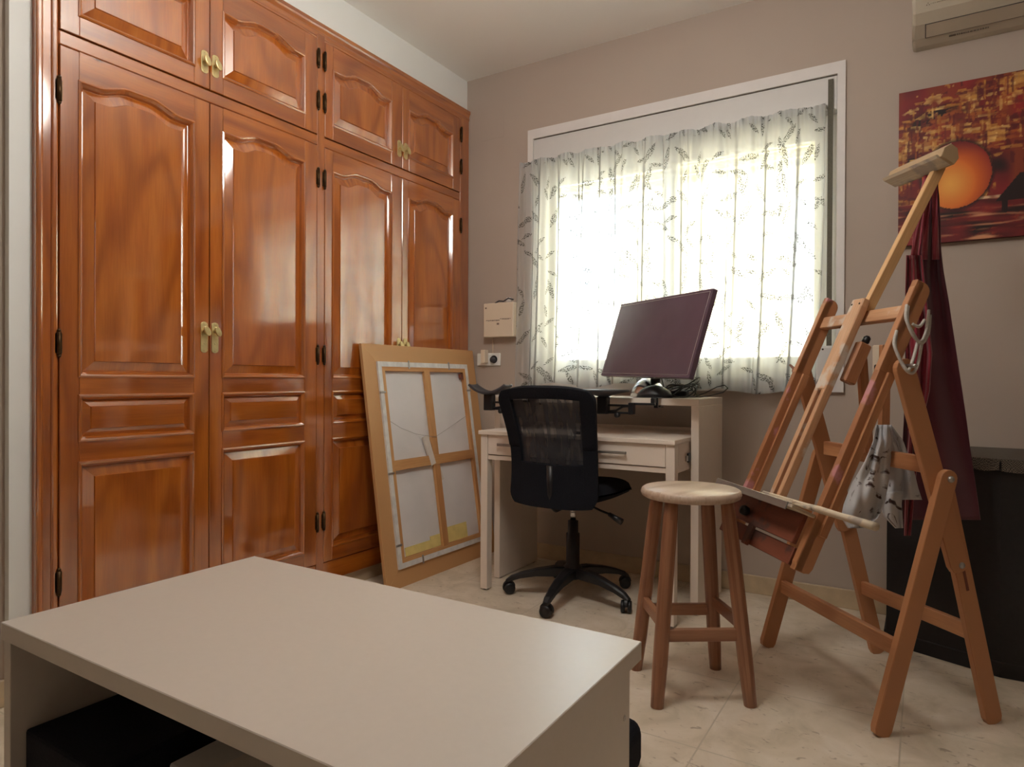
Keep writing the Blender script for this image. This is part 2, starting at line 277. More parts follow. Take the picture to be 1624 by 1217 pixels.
# ------------------------------------------------------------ mesh helpers
def new(): 
    bm = bmesh.new(); bm.loops.layers.uv.new('UVMap'); return bm
def uvface(bm, f, long_dir=None, off=(0, 0)):
    """metre-true UVs with V along the long direction"""
    uvl = bm.loops.layers.uv.active
    n = f.normal if f.normal.length > 0 else Vector((0, 0, 1))
    l = Vector(long_dir) if long_dir is not None else Vector((0, 0, 1))
    v = l - n*l.dot(n)
    if v.length < .3*l.length:
        v = (Vector((1, 0, 0)) if abs(n.x) < .7 else Vector((0, 1, 0))); v = v-n*v.dot(n)
    v.normalize(); u = n.cross(v)
    for lp in f.loops:
        c = lp.vert.co; lp[uvl].uv = (c.dot(u)+off[0], c.dot(v)+off[1])
def finish(bm, faces, ld):
    off = (random.uniform(0, 20), random.uniform(0, 20))
    bm.normal_update()
    for f in faces: uvface(bm, f, ld, off)
def box(bm, x0, x1, y0, y1, z0, z1, bev=0, mat=None, ld=None, seg=1):
    """axis box, optionally transformed by a 4x4 matrix; ld = grain direction in final space"""
    size = (x1-x0, y1-y0, z1-z0)
    g = bmesh.ops.create_cube(bm, size=1)
    vs = g['verts']
    for v in vs: v.co = Vector((x0+(v.co.x+.5)*size[0], y0+(v.co.y+.5)*size[1], z0+(v.co.z+.5)*size[2]))
    fs = list({f for v in vs for f in v.link_faces})
    if bev > 0:
        es = list({e for v in vs for e in v.link_edges})
        r = bmesh.ops.bevel(bm, geom=es, offset=bev, segments=seg, affect='EDGES', profile=.5)
        vs = list({v for f in r['faces'] for v in f.verts} | {v for f in fs if f.is_valid for v in f.verts})
        fs = list({f for v in vs for f in v.link_faces})
    if ld is None: k = size.index(max(size)); ld = Vector([1 if i == k else 0 for i in range(3)])
    else: ld = Vector(ld)
    if mat is not None:
        for v in vs: v.co = mat @ v.co
        ld = mat.to_3x3() @ ld
    finish(bm, fs, ld)
    return fs
def basis(o, x, y, z):
    x, y, z = Vector(x), Vector(y), Vector(z)
    return Matrix(((x.x, y.x, z.x, o[0]), (x.y, y.y, z.y, o[1]), (x.z, y.z, z.z, o[2]), (0, 0, 0, 1)))
def board(bm, p, q, side, w, t, bev=.002, ext=0):
    """board from p to q, width w across 'side' direction, thickness t across the third"""
    p, q = Vector(p), Vector(q); z = (q-p).normalized(); y = Vector(side); y = (y-z*y.dot(z)).normalized(); x = y.cross(z)
    L = (q-p).length
    return box(bm, -t/2, t/2, -w/2, w/2, -ext, L+ext, bev, basis(p, x, y, z), (0, 0, 1))
def prism(bm, pts, o, ax, ay, az, depth, ld=None, bev=0):
    """polygon pts (2D in ax, ay from o) extruded along az by depth"""
    ax, ay, az, o = Vector(ax), Vector(ay), Vector(az), Vector(o)
    a = [bm.verts.new(o+ax*x+ay*y) for x, y in pts]; b = [bm.verts.new(o+ax*x+ay*y+az*depth) for x, y in pts]
    fs = []; n = len(pts)
    for i in range(n): fs.append(bm.faces.new((a[i], a[(i+1) % n], b[(i+1) % n], b[i])))
    fs.append(bm.faces.new(a[::-1])); fs.append(bm.faces.new(b))
    if bev:
        es = [e for e in fs[-1].edges]+[e for e in fs[-2].edges]
        r = bmesh.ops.bevel(bm, geom=es, offset=bev, segments=2, affect='EDGES', profile=.5)
        fs = [f for f in fs if f.is_valid]+[f for f in r['faces'] if f.is_valid]
    bmesh.ops.recalc_face_normals(bm, faces=fs)
    finish(bm, fs, ld if ld is not None else ay)
    return fs
def tube(bm, pts, r, n=10, closed=False, rads=None, caps=True):
    pts = [Vector(p) for p in pts]; m = len(pts); rings = []; up = None
    for i, p in enumerate(pts):
        if closed: t = pts[(i+1) % m]-pts[i-1]
        else: t = pts[min(i+1, m-1)]-pts[max(i-1, 0)]
        t.normalize()
        if up is None: up = Vector((0, 0, 1)) if abs(t.z) < .9 else Vector((1, 0, 0))
        up = (up-t*up.dot(t)).normalized(); s = t.cross(up)
        rr = rads[i] if rads else r
        rings.append([bm.verts.new(p+(up*math.cos(2*PI*k/n)+s*math.sin(2*PI*k/n))*rr) for k in range(n)])
    fs = []
    for i in range(m if closed else m-1):
        a, b = rings[i], rings[(i+1) % m]
        for k in range(n): fs.append(bm.faces.new((a[k], a[(k+1) % n], b[(k+1) % n], b[k])))
    if not closed and caps: fs.append(bm.faces.new(rings[0][::-1])); fs.append(bm.faces.new(rings[-1]))
    bmesh.ops.recalc_face_normals(bm, faces=fs)
    uvl = bm.loops.layers.uv.active; off = random.uniform(0, 20); bm.normal_update()
    ax = (pts[-1]-pts[0]) if not closed else Vector((0, 0, 1))
    if ax.length > 1e-6:
        for f in fs: uvface(bm, f, ax.normalized(), (off, off))
    for f in fs: f.smooth = True
    return fs
def lathe(bm, prof, o, axis=(0, 0, 1), n=32):
    """prof: list of (radius, height)"""
    axis = Vector(axis).normalized(); a = Vector((1, 0, 0)) if abs(axis.x) < .9 else Vector((0, 1, 0)); a = (a-axis*a.dot(axis)).normalized(); b = axis.cross(a); o = Vector(o)
    rings = [[bm.verts.new(o+axis*h+(a*math.cos(2*PI*k/n)+b*math.sin(2*PI*k/n))*max(r, 1e-5)) for k in range(n)] for r, h in prof]
    fs = []
    for i in range(len(prof)-1):
        for k in range(n): fs.append(bm.faces.new((rings[i][k], rings[i][(k+1) % n], rings[i+1][(k+1) % n], rings[i+1][k])))
    fs.append(bm.faces.new(rings[0][::-1])); fs.append(bm.faces.new(rings[-1]))
    bmesh.ops.recalc_face_normals(bm, faces=fs); bm.normal_update()
    for f in fs: f.smooth = True; uvface(bm, f, (0, 1, 0) if abs(axis.z) > .9 else axis, (0, 0))
    return fs
def grid(bm, fn, nu, nv, uvs=(1, 1)):
    vs = [[bm.verts.new(fn(i/nu, j/nv)) for i in range(nu+1)] for j in range(nv+1)]; fs = []
    uvl = bm.loops.layers.uv.active
    for j in range(nv):
        for i in range(nu):
            f = bm.faces.new((vs[j][i], vs[j][i+1], vs[j+1][i+1], vs[j+1][i])); f.smooth = True; fs.append(f)
            for lp, (a, b) in zip(f.loops, ((i, j), (i+1, j), (i+1, j+1), (i, j+1))): lp[uvl].uv = (a/nu*uvs[0], b/nv*uvs[1])
    return fs
def obj(name, bm, mat, parent=None, smooth_angle=None, mats=None):
    me = bpy.data.meshes.new(name); bm.to_mesh(me); bm.free()
    o = bpy.data.objects.new(name, me); COL.objects.link(o)
    for m_ in ([mat] if mats is None else mats): me.materials.append(M[m_] if isinstance(m_, str) else m_)
    if parent is not None:
        o.parent = parent
        if parent.type == 'EMPTY' or True:
            o.matrix_parent_inverse = parent.matrix_world.inverted() if parent.type == 'EMPTY' else Matrix()
    return o
def solid(o, t, off=0):
    md = o.modifiers.new('thickness', 'SOLIDIFY'); md.thickness = t; md.offset = off; return o
def tag(o, label, cat=None, group=None, kind=None):
    o['label'] = label
    if cat: o['category'] = cat
    if group: o['group'] = group
    if kind: o['kind'] = kind
    return o
def thing(name, label, cat, loc=(0, 0, 0), rz=0, group=None):
    o = bpy.data.objects.new(name, None); COL.objects.link(o); o.location = loc; o.rotation_euler = (0, 0, rz); o.empty_display_size = .1
    o.matrix_world = Matrix.Translation(Vector(loc)) @ Matrix.Rotation(rz, 4, 'Z')
    tag(o, label, cat, group); return o
def local(o, parent):      # part built in the thing's local coordinates
    o.matrix_parent_inverse = Matrix(); return o
def struct(name, bm, mat, parent=None, label=None):
    o = obj(name, bm, mat, parent)
    if parent is None: o['kind'] = 'structure'
    if label: o['label'] = label
    return o

# ------------------------------------------------------------ room
XL, YB, ZC = -2.232, 3.11, 2.658
XR, YR = 2.6, -2.5
WX0, WX1, WZ0, WZ1 = -1.79, -0.315, 0.96, 2.245     # window hole
bm = new(); box(bm, XL-.3, XR+.3, YR-.1, YB+.3, -.12, 0); struct('floor', bm, 'floor')
bm = new(); box(bm, XL-.3, XR+.3, YR-.1, YB+.3, ZC, ZC+.15); struct('ceiling', bm, 'ceiling')
bm = new()
box(bm, XL-.3, WX0, YB, YB+.25, 0, ZC); box(bm, WX1, XR+.3, YB, YB+.25, 0, ZC)
box(bm, WX0, WX1, YB, YB+.25, 0, WZ0); box(bm, WX0, WX1, YB, YB+.25, WZ1, ZC)
struct('wall_back', bm, 'wall')
bm = new()
box(bm, XL-.3, XL, .865, .93, 0, ZC); box(bm, XL-.3, XL, .93, YB, 2.478, ZC); box(bm, XL-.3, XL-.28, .93, YB, 0, 2.478)
struct('wall_left', bm, 'wall_white')
bm = new(); box(bm, XL-.3, XL-.026, YR, .865, 0, ZC); struct('wall_hall', bm, 'wall')
bm = new(); box(bm, XR, XR+.2, YR, YB, 0, ZC); struct('wall_right', bm, 'wall')
bm = new()
box(bm, XL-.3, -2.0, YR-.15, YR, 0, ZC); box(bm, -1.2, XR+.2, YR-.15, YR, 0, ZC); box(bm, -2.0, -1.2, YR-.15, YR, 2.03, ZC)
struct('wall_front', bm, 'wall')
def skirting(name, x0, x1, y0, y1):
    bm = new(); box(bm, x0, x1, y0, y1, 0, .08, .003)
    n = int(max(x1-x0, y1-y0)/.445)
    return struct(name, bm, 'stone')
skirting('baseboard_back', XL, XR, YB-.012, YB); skirting('baseboard_hall', XL-.026, XL-.014, YR, .865)
# closed door behind the viewer
bm = new(); box(bm, -2.0, -1.2, YR-.10, YR-.06, 0, 2.03, .002)
struct('door_1', bm, 'pvc')

# unseen fill lamp, added out of frame to brighten the desk and walls
lamp = thing('added_fill_lamp', 'added unseen fill lamp, a round opal globe hanging from the ceiling', 'lamp', (-.85, 1.32, ZC))
bm = new(); lathe(bm, [(.06, 0), (.055, .025), (.012, .03), (.012, .22), (.05, .225)], (-.85, 1.32, ZC), (0, 0, -1), 24); obj('fill_lamp_rose', bm, 'pvc', lamp)
gm = bpy.data.materials.new('fill lamp glow'); gm.use_nodes = True
gb = gm.node_tree.nodes['Principled BSDF']; gb.inputs['Emission Color'].default_value = (1, .95, .88, 1); gb.inputs['Emission Strength'].default_value = LAMP
gb.inputs['Base Color'].default_value = (.9, .9, .88, 1)
bm = new(); lathe(bm, [(.20*math.sin(PI*k/20), .20-.20*math.cos(PI*k/20)) for k in range(21)], (-.85, 1.32, ZC-.22), (0, 0, -1), 36); obj('globe', bm, gm, lamp)

# ------------------------------------------------------------ window
bm = new()       # flat plaster surround around the opening
box(bm, -1.822, WX0, YB-.012, YB, .93, 2.295); box(bm, WX1, -.284, YB-.012, YB, .93, 2.295)
box(bm, WX0, WX1, YB-.012, YB, WZ1, 2.295); box(bm, -1.822, -.284, YB-.02, YB, .905, WZ0)
struct('trim_1', bm, 'trim')
bm = new()
Y0, Y1 = 3.16, 3.24
box(bm, WX0, WX0+.05, Y0, Y1, WZ0, 2.10, .003); box(bm, WX1-.05, WX1, Y0, Y1, WZ0, 2.10, .003)
box(bm, WX0+.05, WX1-.05, Y0+.002, Y1-.002, WZ0, WZ0+.05, .002); box(bm, WX0+.05, WX1-.05, Y0+.002, Y1-.002, 2.05, 2.099, .002)
win = struct('window_1', bm, 'pvc')
def sash(x0, x1, y0):
    bm = new(); z0, z1, w, d = WZ0+.045, 2.06, .055, .03
    box(bm, x0, x0+w, y0, y0+d, z0, z1, .004); box(bm, x1-w, x1, y0, y0+d, z0, z1, .004)
    box(bm, x0+w, x1-w, y0, y0+d, z0, z0+w, .004); box(bm, x0+w, x1-w, y0, y0+d, z1-w, z1, .004)
    s = obj('window_sash', bm, 'pvc', win)
    bm = new(); box(bm, x0+w, x1-w, y0+.012, y0+.016, z0+w, z1-w); obj('window_pane', bm, 'glass', s)
    return s
sash(WX0+.04, -1.03, 3.20); s = sash(-1.09, WX1-.04, 3.165)
bm = new(); box(bm, -1.075, -1.055, 3.145, 3.166, 1.45, 1.6, .004); obj('sash_handle', bm, 'box_grey', s)
bm = new(); box(bm, WX0+.001, WX1-.001, 3.105, 3.24, 2.10, WZ1-.005, .002); rb = struct('roller_shutter_box', bm, 'box_grey', win)
bm = new(); box(bm, WX0+.001, WX1-.001, 3.112, 3.2, WZ1-.0085, WZ1-.001); obj('box_joint', bm, 'dark_line', win)
bm = new(); box(bm, WX0, WX1, 3.10, 3.165, WZ0-.03, WZ0+.004, .003); obj('window_sill', bm, 'trim', win)
bm = new()
for k in range(5): box(bm, WX0, WX1, 3.285, 3.297, 1.935+k*.045, 1.935+k*.045+.042, .004)
obj('shutter_slats', bm, 'shutter', win)
bm = new(); box(bm, -.350, -.330, 3.094, 3.097, 1.06, 2.225)
st = tag(obj('shutter_strap', bm, 'strap'), 'grey webbing strap hanging down the right side of the window', 'strap')
bm = new(); box(bm, -.388, -.318, 3.062, 3.097, .95, 1.10, .01, seg=2)
wd = tag(obj('strap_winder', bm, 'box_grey'), 'pale plastic strap winder box on the wall below the window strap', 'strap winder')
bm = new(); lathe(bm, [(.004, 0), (.004, .002)], (-.36, 3.062, 1.085), (0, -1, 0), 10); obj('screw', bm, 'brass_dark', wd)
# exterior
bm = new(); box(bm, -2.5, 6, 6.0, 8.5, -1.0, 6.5); ext = tag(obj('building', bm, 'cream_wall'), 'cream rendered building seen through the curtain across the courtyard', 'building')
bm = new(); box(bm, -.95, .25, 5.96, 6.0, 1.0, 2.5); f_ = obj('window_frame', bm, 'white_render', ext)
bm = new(); box(bm, -.9, -.38, 5.93, 5.96, 1.05, 2.45); box(bm, -.32, .2, 5.93, 5.96, 1.05, 2.45); obj('window_pane', bm, 'box_grey', f_)
bm = new(); box(bm, -2.5, 6, 5.90, 6.0, 2.75, 3.1); obj('band', bm, 'yellow_wall', ext)
bm = new(); box(bm, -12, 12, 3.4, 30, -.5, -.3); struct('courtyard_ground', bm, 'ground')
bm = new(); box(bm, -9, -2.9, 8.0, 8.3, -1.0, 2.2); tag(obj('garden_wall', bm, 'white_render'), 'white rendered boundary wall outside the left window pane', 'wall')

# ------------------------------------------------------------ curtains
rod = thing('curtain_rod', 'thin white curtain rod across the top of the window', 'curtain rod', (-1.1, 3.085, 2.1))
bm = new(); tube(bm, [(-1.85, 3.083, 2.108), (-.355, 3.083, 2.108)], .005, 8); obj('rod', bm, 'pvc', rod)
for x in (-1.845, -1.06, -.36):
    bm = new(); box(bm, x-.006, x+.006, 3.083, 3.104, 2.10, 2.116); lathe(bm, [(.009, -.006), (.009, .006)], (x, 3.083, 2.108), (1, 0, 0), 12); obj('bracket', bm, 'pvc', rod)
def curtain(x0, x1, xb0, xb1, label, seed, zb):
    rnd = random.Random(seed)
    ph = [rnd.uniform(0, 6.28) for _ in range(8)]
    wd_ = x1-x0
    def fn(u, v):     # v=0 bottom, 1 top
        t = 1-v
        e = lambda a: a
        xx0 = x0+(xb0-x0)*(t**2.2); xx1 = x1+(xb1-x1)*(t**2)
        uu = u + .010*math.sin(u*31+ph[0])*(.4+t)
        x = xx0+(xx1-xx0)*uu
        k = 1/(.095)
        s = u*wd_
        y = .022*math.sin(2*PI*s/.118+ph[1]+1.1*math.sin(s*9+ph[2])+.5*t) + .010*math.sin(2*PI*s/.047+ph[3]+2*math.sin(s*14))*(1-.5*t)
        y *= (.35+.75*min(1, t*3))
        y += .004*math.sin(2*PI*s/.02+ph[5])*max(0, 1-t*14)
        z = zb+(2.113-zb)*v + (.006*math.sin(s*17+ph[4]) if v < .5 else 0)*(1-v)*2 - .006*math.sin(s*40+ph[6])*max(0, 1-t*20)
        return Vector((x, 3.055+y, z))
    bm = new(); grid(bm, fn, 190, 46, (wd_*1.35, 1.2))
    o = tag(obj('curtain', bm, 'curtain'), label, 'curtain', 'sheer curtains on the window rod')
    # top casing and hem
    bm = new()
    def hem(v0, v1):
        def g(u, v):
            p = fn(u, v0+(v1-v0)*v); return p+Vector((0, -.0015, 0))
        grid(bm, g, 190, 1, (wd_*1.35, .03))
    hem(0, .022); obj('hem', bm, 'curtain', o)
    bm = new(); hem(.975, 1.0); obj('rod_casing', bm, 'curtain', o)
curtain(-1.845, -1.062, -1.866, -1.06, 'sheer white leaf-patterned curtain panel on the left half of the window', 3, .925)
curtain(-1.056, -.358, -1.06, -.395, 'sheer white leaf-patterned curtain panel on the right half of the window', 11, .905)

# ------------------------------------------------------------ wardrobe
X0 = -2.228   # carcass face
XD = -2.212   # door face
wr = thing('wardrobe', 'built-in honey pine wardrobe with eight arched panel doors along the left wall', 'wardrobe', (-2.3, 2.0, 0))
bm = new()
box(bm, X0-.02, X0+.012, .923, .987, .065, 2.45, .004); box(bm, X0, X0+.022, .923, .943, .065, 2.478, .007, seg=3); box(bm, X0, X0+.018, .965, .984, .065, 2.43, .006, seg=3)
obj('face_frame_upright', bm, 'pine', wr)
bm = new(); box(bm, X0-.02, X0+.012, 3.021, 3.108, .065, 2.45, .004); obj('face_frame_upright', bm, 'pine', wr)
bm = new(); box(bm, X0-.02, X0+.0145, 1.987, 2.028, .065, 2.44, .001); obj('face_frame_upright', bm, 'pine', wr)
bm = new()
box(bm, X0-.02, X0+.013, .987, 3.021, 1.956, 1.998, .003); obj('face_frame_rail', bm, 'pine', wr)
bm = new(); box(bm, X0-.02, X0+.010, .987, 3.021, .065, .15, .003); obj('face_frame_rail', bm, 'pine', wr)
bm = new(); box(bm, X0-.02, X0+.012, .987, 3.021, 2.412, 2.44, .003)
obj('face_frame_rail', bm, 'pine', wr)
bm = new()
prism(bm, [(0, 0), (.013, 0), (.015, .012), (.013, .02), (.017, .034), (.022, .040), (.022, .055), (0, .055)], (X0, .923, 2.424), (1, 0, 0), (0, 0, 1), (0, 1, 0), 2.183, ld=(0, 1, 0))
obj('cornice', bm, 'pine', wr)
bm = new(); box(bm, X0-.3, X0-.02, .93, 3.108, .065, 2.45); obj('carcass', bm, 'pine', wr)
bm = new(); box(bm, X0-.3, X0-.012, .923, 3.108, 0, .065); obj('plinth', bm, 'stone', wr)

NA = 28
def outline(y0, y1, z0, z1, h, d):
    """closed outline (y,z) inset by d; arch h on top"""
    a, b = y0+d, y1-d
    pts = [(a, z0+d), (b, z0+d)]
    for i in range(NA+1):
        t = i/NA; y = b+(a-b)*t
        s = min(1, max(0, (.5-abs(t-.5)-.13)/.27)); z = z1-d+h*s*s*(3-2*s)
        pts.append((y, z))
    return pts
def loft(bm, loops, x_list):
    rings = [[bm.verts.new((x, y, z)) for y, z in lp] for lp, x in zip(loops, x_list)]; fs = []
    n = len(rings[0])
    for i in range(len(rings)-1):
        for k in range(n):
            fs.append(bm.faces.new((rings[i][k], rings[i][(k+1) % n], rings[i+1][(k+1) % n], rings[i+1][k])))
    return rings, fs
def door(y0, y1, z0, z1, openings, hinge_side, hinges, handle, name_lab=None):
    """openings: list of (oy0, oy1, oz0, oz1, arch)"""
    g = .0015
    bm = new(); ya, yb = y0+g, y1-g
    o0 = openings[0][0]; o1 = openings[0][1]
    xb = X0+.002
    # stiles
    for (a, b) in ((ya, o0), (o1, yb)): box(bm, xb, XD, a, b, z0+g, z1-g, .0018)
    zs = sorted(openings, key=lambda o: o[2])
    # rails
    prev = z0+g
    for k, op in enumerate(zs):
        box(bm, xb, XD, o0, o1, prev, op[2], .0012, ld=(0, 1, 0))
        prev = op[3]
    top = zs[-1]
    # top rail with arched underside: quads between arch outline and door top
    arch = outline(top[0], top[1], top[2], top[3], top[4], 0)[2:]
    fs = []
    va = [bm.verts.new((XD, y, z)) for y, z in arch]; vt = [bm.verts.new((XD, y, z1-g)) for y, z in arch]
    vb = [bm.verts.new((xb, y, z)) for y, z in arch]; vbt = [bm.verts.new((xb, y, z1-g)) for y, z in arch]
    for i in range(len(arch)-1):
        fs.append(bm.faces.new((va[i+1], va[i], vt[i], vt[i+1]))); fs.append(bm.faces.new((va[i], va[i+1], vb[i+1], vb[i]))); fs.append(bm.faces.new((vt[i+1], vt[i], vbt[i], vbt[i+1])))
    bmesh.ops.recalc_face_normals(bm, faces=fs)
    if sum(f.normal.x for f in fs[::3]) < 0: bmesh.ops.reverse_faces(bm, faces=fs)
    finish(bm, fs, (0, 1, 0))
    # sticking (moulded edge) around each opening
    for op in zs:
        lps = [outline(*op, d) for d in (-.004, -.004, .001, .005, .011, .014)]
        _, fs = loft(bm, lps, [XD-.002, XD+.003, XD+.005, XD+.003, XD-.005, XD-.015])
        bmesh.ops.recalc_face_normals(bm, faces=fs)
        for f in fs: f.smooth = False
        bm.normal_update()
        for f in fs:
            e = f.edges; c = f.calc_center_median()
            v0, v1 = f.verts[0].co, f.verts[1].co
            uvface(bm, f, (0, 0, 1) if abs((v1-v0).z) > abs((v1-v0).y) else (0, 1, 0), (3.1, 1.7))
    d = obj('door', bm, 'pine', wr)
    for op in zs:
        bm = new()
        small = (op[3]-op[2]) < .2
        b1, b2 = (.012, .034) if not small else (.012, .034)
        lps = [outline(*op, dd) for dd in ((.010, .016, .045, .047, .052) if not small else (.010, .013, .034, .036, .040))]
        rings, fs = loft(bm, lps, [XD-.015, XD-.015, XD-.005, XD-.0005, XD-.0005])
        fs.append(bm.faces.new(rings[-1]))
        bmesh.ops.recalc_face_normals(bm, faces=fs); bm.normal_update()
        if fs[-1].normal.x < 0: bmesh.ops.reverse_faces(bm, faces=fs)
        finish(bm, fs, (0, 1, 0) if small else (0, 0, 1))
        obj('raised_panel', bm, 'pine_field', d)
    hy = ya if hinge_side < 0 else yb
    for hz in hinges:
        bm = new(); yy = hy-.004*hinge_side*-1
        tube(bm, [(XD+.004, yy, hz-.034), (XD+.004, yy, hz+.034)], .0065, 10)
        lathe(bm, [(.004, 0), (.0065, .004), (.002, .010)], (XD+.004, yy, hz+.034), (0, 0, 1), 10); lathe(bm, [(.004, 0), (.0065, .004), (.002, .010)], (XD+.004, yy, hz-.034), (0, 0, -1), 10)
        box(bm, XD-.001, XD+.002, yy-.010, yy+.010, hz-.03, hz+.03)
        obj('hinge', bm, 'brass_dark', d)
    hyc, hzc = handle; tall = .112 if z0 < 1 else .082
    w = .0135; pts = []
    hh = tall/2
    for k in range(9): a = PI*k/8; pts.append((w*math.cos(a), hh-.010+.010*math.sin(a)))
    for k in range(9): a = PI+PI*k/8; pts.append((w*math.cos(a), -hh+.010+.010*math.sin(a)))
    bm = new(); prism(bm, pts, (XD, hyc, hzc), (0, 1, 0), (0, 0, 1), (1, 0, 0), .003, bev=.0008)
    zk = hzc+(.022 if z0 < 1 else 0)
    lathe(bm, [(.006, 0), (.005, .012), (.006, .016)], (XD+.003, hyc, zk), (1, 0, 0), 14)
    # oval turn knob
    q = [(.011*math.cos(2*PI*k/16), .019*math.sin(2*PI*k/16)) for k in range(16)]
    prism(bm, q, (XD+.017, hyc, zk), (0, math.cos(.5), math.sin(.5)), (0, -math.sin(.5), math.cos(.5)), (1, 0, 0), .008, bev=.002)
    for s_ in (-1, 1): lathe(bm, [(.0022, 0), (.0015, .001)], (XD+.003, hyc, hzc+s_*(hh-.008)), (1, 0, 0), 8)
    if z0 < 1: lathe(bm, [(.0035, 0), (.0035, .0006)], (XD+.003, hyc, hzc-.022), (1, 0, 0), 10)
    obj('handle', bm, 'brass', d)
doors = [(.987, 1.482, 1.043, 1.420, -1, 1.460), (1.482, 1.987, 1.536, 1.918, 1, 1.503), (2.028, 2.532, 2.075, 2.452, -1, 2.508), (2.532, 3.021, 2.583, 2.950, 1, 2.556)]
for (y0, y1, o0, o1, hs, hy) in doors:
    door(y0, y1, .152, 1.954, [(o0, o1, .215, .688, 0), (o0, o1, .757, .896, 0), (o0, o1, .957, 1.862, .027)], hs, (1.815, 1.055, .335), (hy, 1.10))
for (y0, y1, o0, o1, hs, hy) in doors:
    door(y0, y1, 2.0, 2.410, [(o0, o1, 2.065, 2.306, .028)], hs, (2.325, 2.145), (hy, 2.093))

# ------------------------------------------------------------ coffee table
ct = thing('coffee_table', 'low white laminate coffee table with open front in the foreground', 'table', (-1.03, .91, 0))
bm = new(); box(bm, -1.603, -.456, .607, 1.215, .414, .45, .0015); obj('tabletop', bm, 'white_lam', ct)
for (a, b) in ((-1.601, -1.573), (-.498, -.470)):
    bm = new(); box(bm, a, b, .612, 1.19, .0, .414, .001); obj('side_panel', bm, 'white_lam', ct)
bm = new(); box(bm, -1.573, -.498, 1.16, 1.188, .0, .414, .001); obj('back_panel', bm, 'white_lam', ct)
bm = new(); box(bm, -1.573, -.498, .62, 1.16, .04, .068, .001); obj('lower_shelf', bm, 'white_lam', ct)
bm = new(); lathe(bm, [(.006, 0), (.006, .0008), (.004, .0008), (.004, .0002)], (-.470, 1.165, .32), (1, 0, 0), 16); obj('screw_cover', bm, 'box_grey', ct)
bm = new()
def cush(u, v):
    return Vector((u, v, 0))
box(bm, -1.560, -1.265, .632, 1.10, .0685, .232, .008, seg=2)
tag(obj('storage_cube', bm, 'black_fabric'), 'black fabric storage box inside the coffee table', 'box')
bm = new(); box(bm, -1.24, -.56, .755, 1.10, .0685, .185, .003); bx = tag(obj('storage_box', bm, 'box_grey'), 'pale grey lidded box beside the black box inside the coffee table', 'box')
bm = new(); box(bm, -1.245, -.555, .750, 1.105, .178, .200, .003); obj('lid', bm, 'box_grey', bx)
bm = new(); box(bm, -1.14, -.80, .79, 1.0, .2002, .207, .001); tag(obj('paper_stack', bm, 'paper'), 'white papers lying on the pale box inside the coffee table', 'paper')
bm = new(); box(bm, -.80, -.575, 1.36, 1.56, 0, .125, .035, seg=4); bg_ = tag(obj('black_bag', bm, 'black_fabric'), 'small black bag on the floor behind the coffee table near the stool', 'bag')

# ------------------------------------------------------------ console desk
dk = thing('console_desk', 'white extendable console desk with pulled-out drawer section below the window', 'desk', (-1.25, 2.85, 0))
bm = new(); box(bm, -1.748, -.766, 2.67, 3.035, .848, .877, .0015); obj('upper_top', bm, 'white_desk', dk)
for (a, b) in ((-1.748, -1.716), (-.798, -.766)):
    bm = new(); box(bm, a, b, 2.67, 3.035, .004, .848, .001); sp_ = obj('side_panel', bm, 'white_desk', dk)
    for yy in (2.68, 3.0): bm = new(); box(bm, a+.004, b-.004, yy, yy+.02, 0, .004); obj('foot_pad', bm, 'black', sp_)
bm = new(); box(bm, -1.716, -.798, 3.015, 3.033, .60, .735, .001); obj('back_rail', bm, 'white_desk', dk)
bm = new(); box(bm, -1.712, -.803, 2.48, 2.99, .704, .722, .0015); obj('sliding_top', bm, 'white_desk', dk)
bm = new()
for (a, b) in ((-1.704, -1.668), (-.842, -.806)):
    bm = new(); box(bm, a, b, 2.49, 2.53, .006, .704, .001); lg = obj('leg', bm, 'white_desk', dk)
    bm = new(); lathe(bm, [(.013, 0), (.013, .006)], ((a+b)/2, 2.51, 0), n=16); obj('foot_pad', bm, 'black', lg)
bm = new(); box(bm, -1.668, -.842, 2.497, 2.515, .592, .612, .001); box(bm, -1.704, -1.686, 2.53, 2.97, .592, .704, .001); box(bm, -.824, -.806, 2.53, 2.97, .592, .704, .001); box(bm, -1.686, -.824, 2.95, 2.97, .592, .704, .001)
box(bm, -1.686, -.824, 2.52, 2.95, .594, .600)
obj('apron_frame', bm, 'white_desk', dk)
for (a, b, hx) in ((-1.666, -1.257, -1.545), (-1.253, -.844, -1.062)):
    bm = new(); box(bm, a, b, 2.492, 2.510, .616, .702, .001); dr = obj('drawer', bm, 'white_desk', dk)
    bm = new(); box(bm, hx-.063, hx+.063, 2.472, 2.479, .657, .669, .002); box(bm, hx-.058, hx-.05, 2.479, 2.493, .659, .667); box(bm, hx+.05, hx+.058, 2.479, 2.493, .659, .667); obj('drawer_handle', bm, 'steel', dr)
bm = new(); box(bm, -.806, -.800, 2.62, 2.70, .628, .650, .001); obj('slide_rail', bm, 'steel', dk)
bm = new(); box(bm, -.806, -.7985, 2.64, 2.668, .622, .660, .003); obj('slide_catch', bm, 'black', dk)
bm = new(); box(bm, -1.26, -1.165, 2.53, 2.556, .722, .734, .003); tag(obj('marker_case', bm, 'black'), 'small black stick lying on the pulled-out desk shelf behind the chair', 'pen')

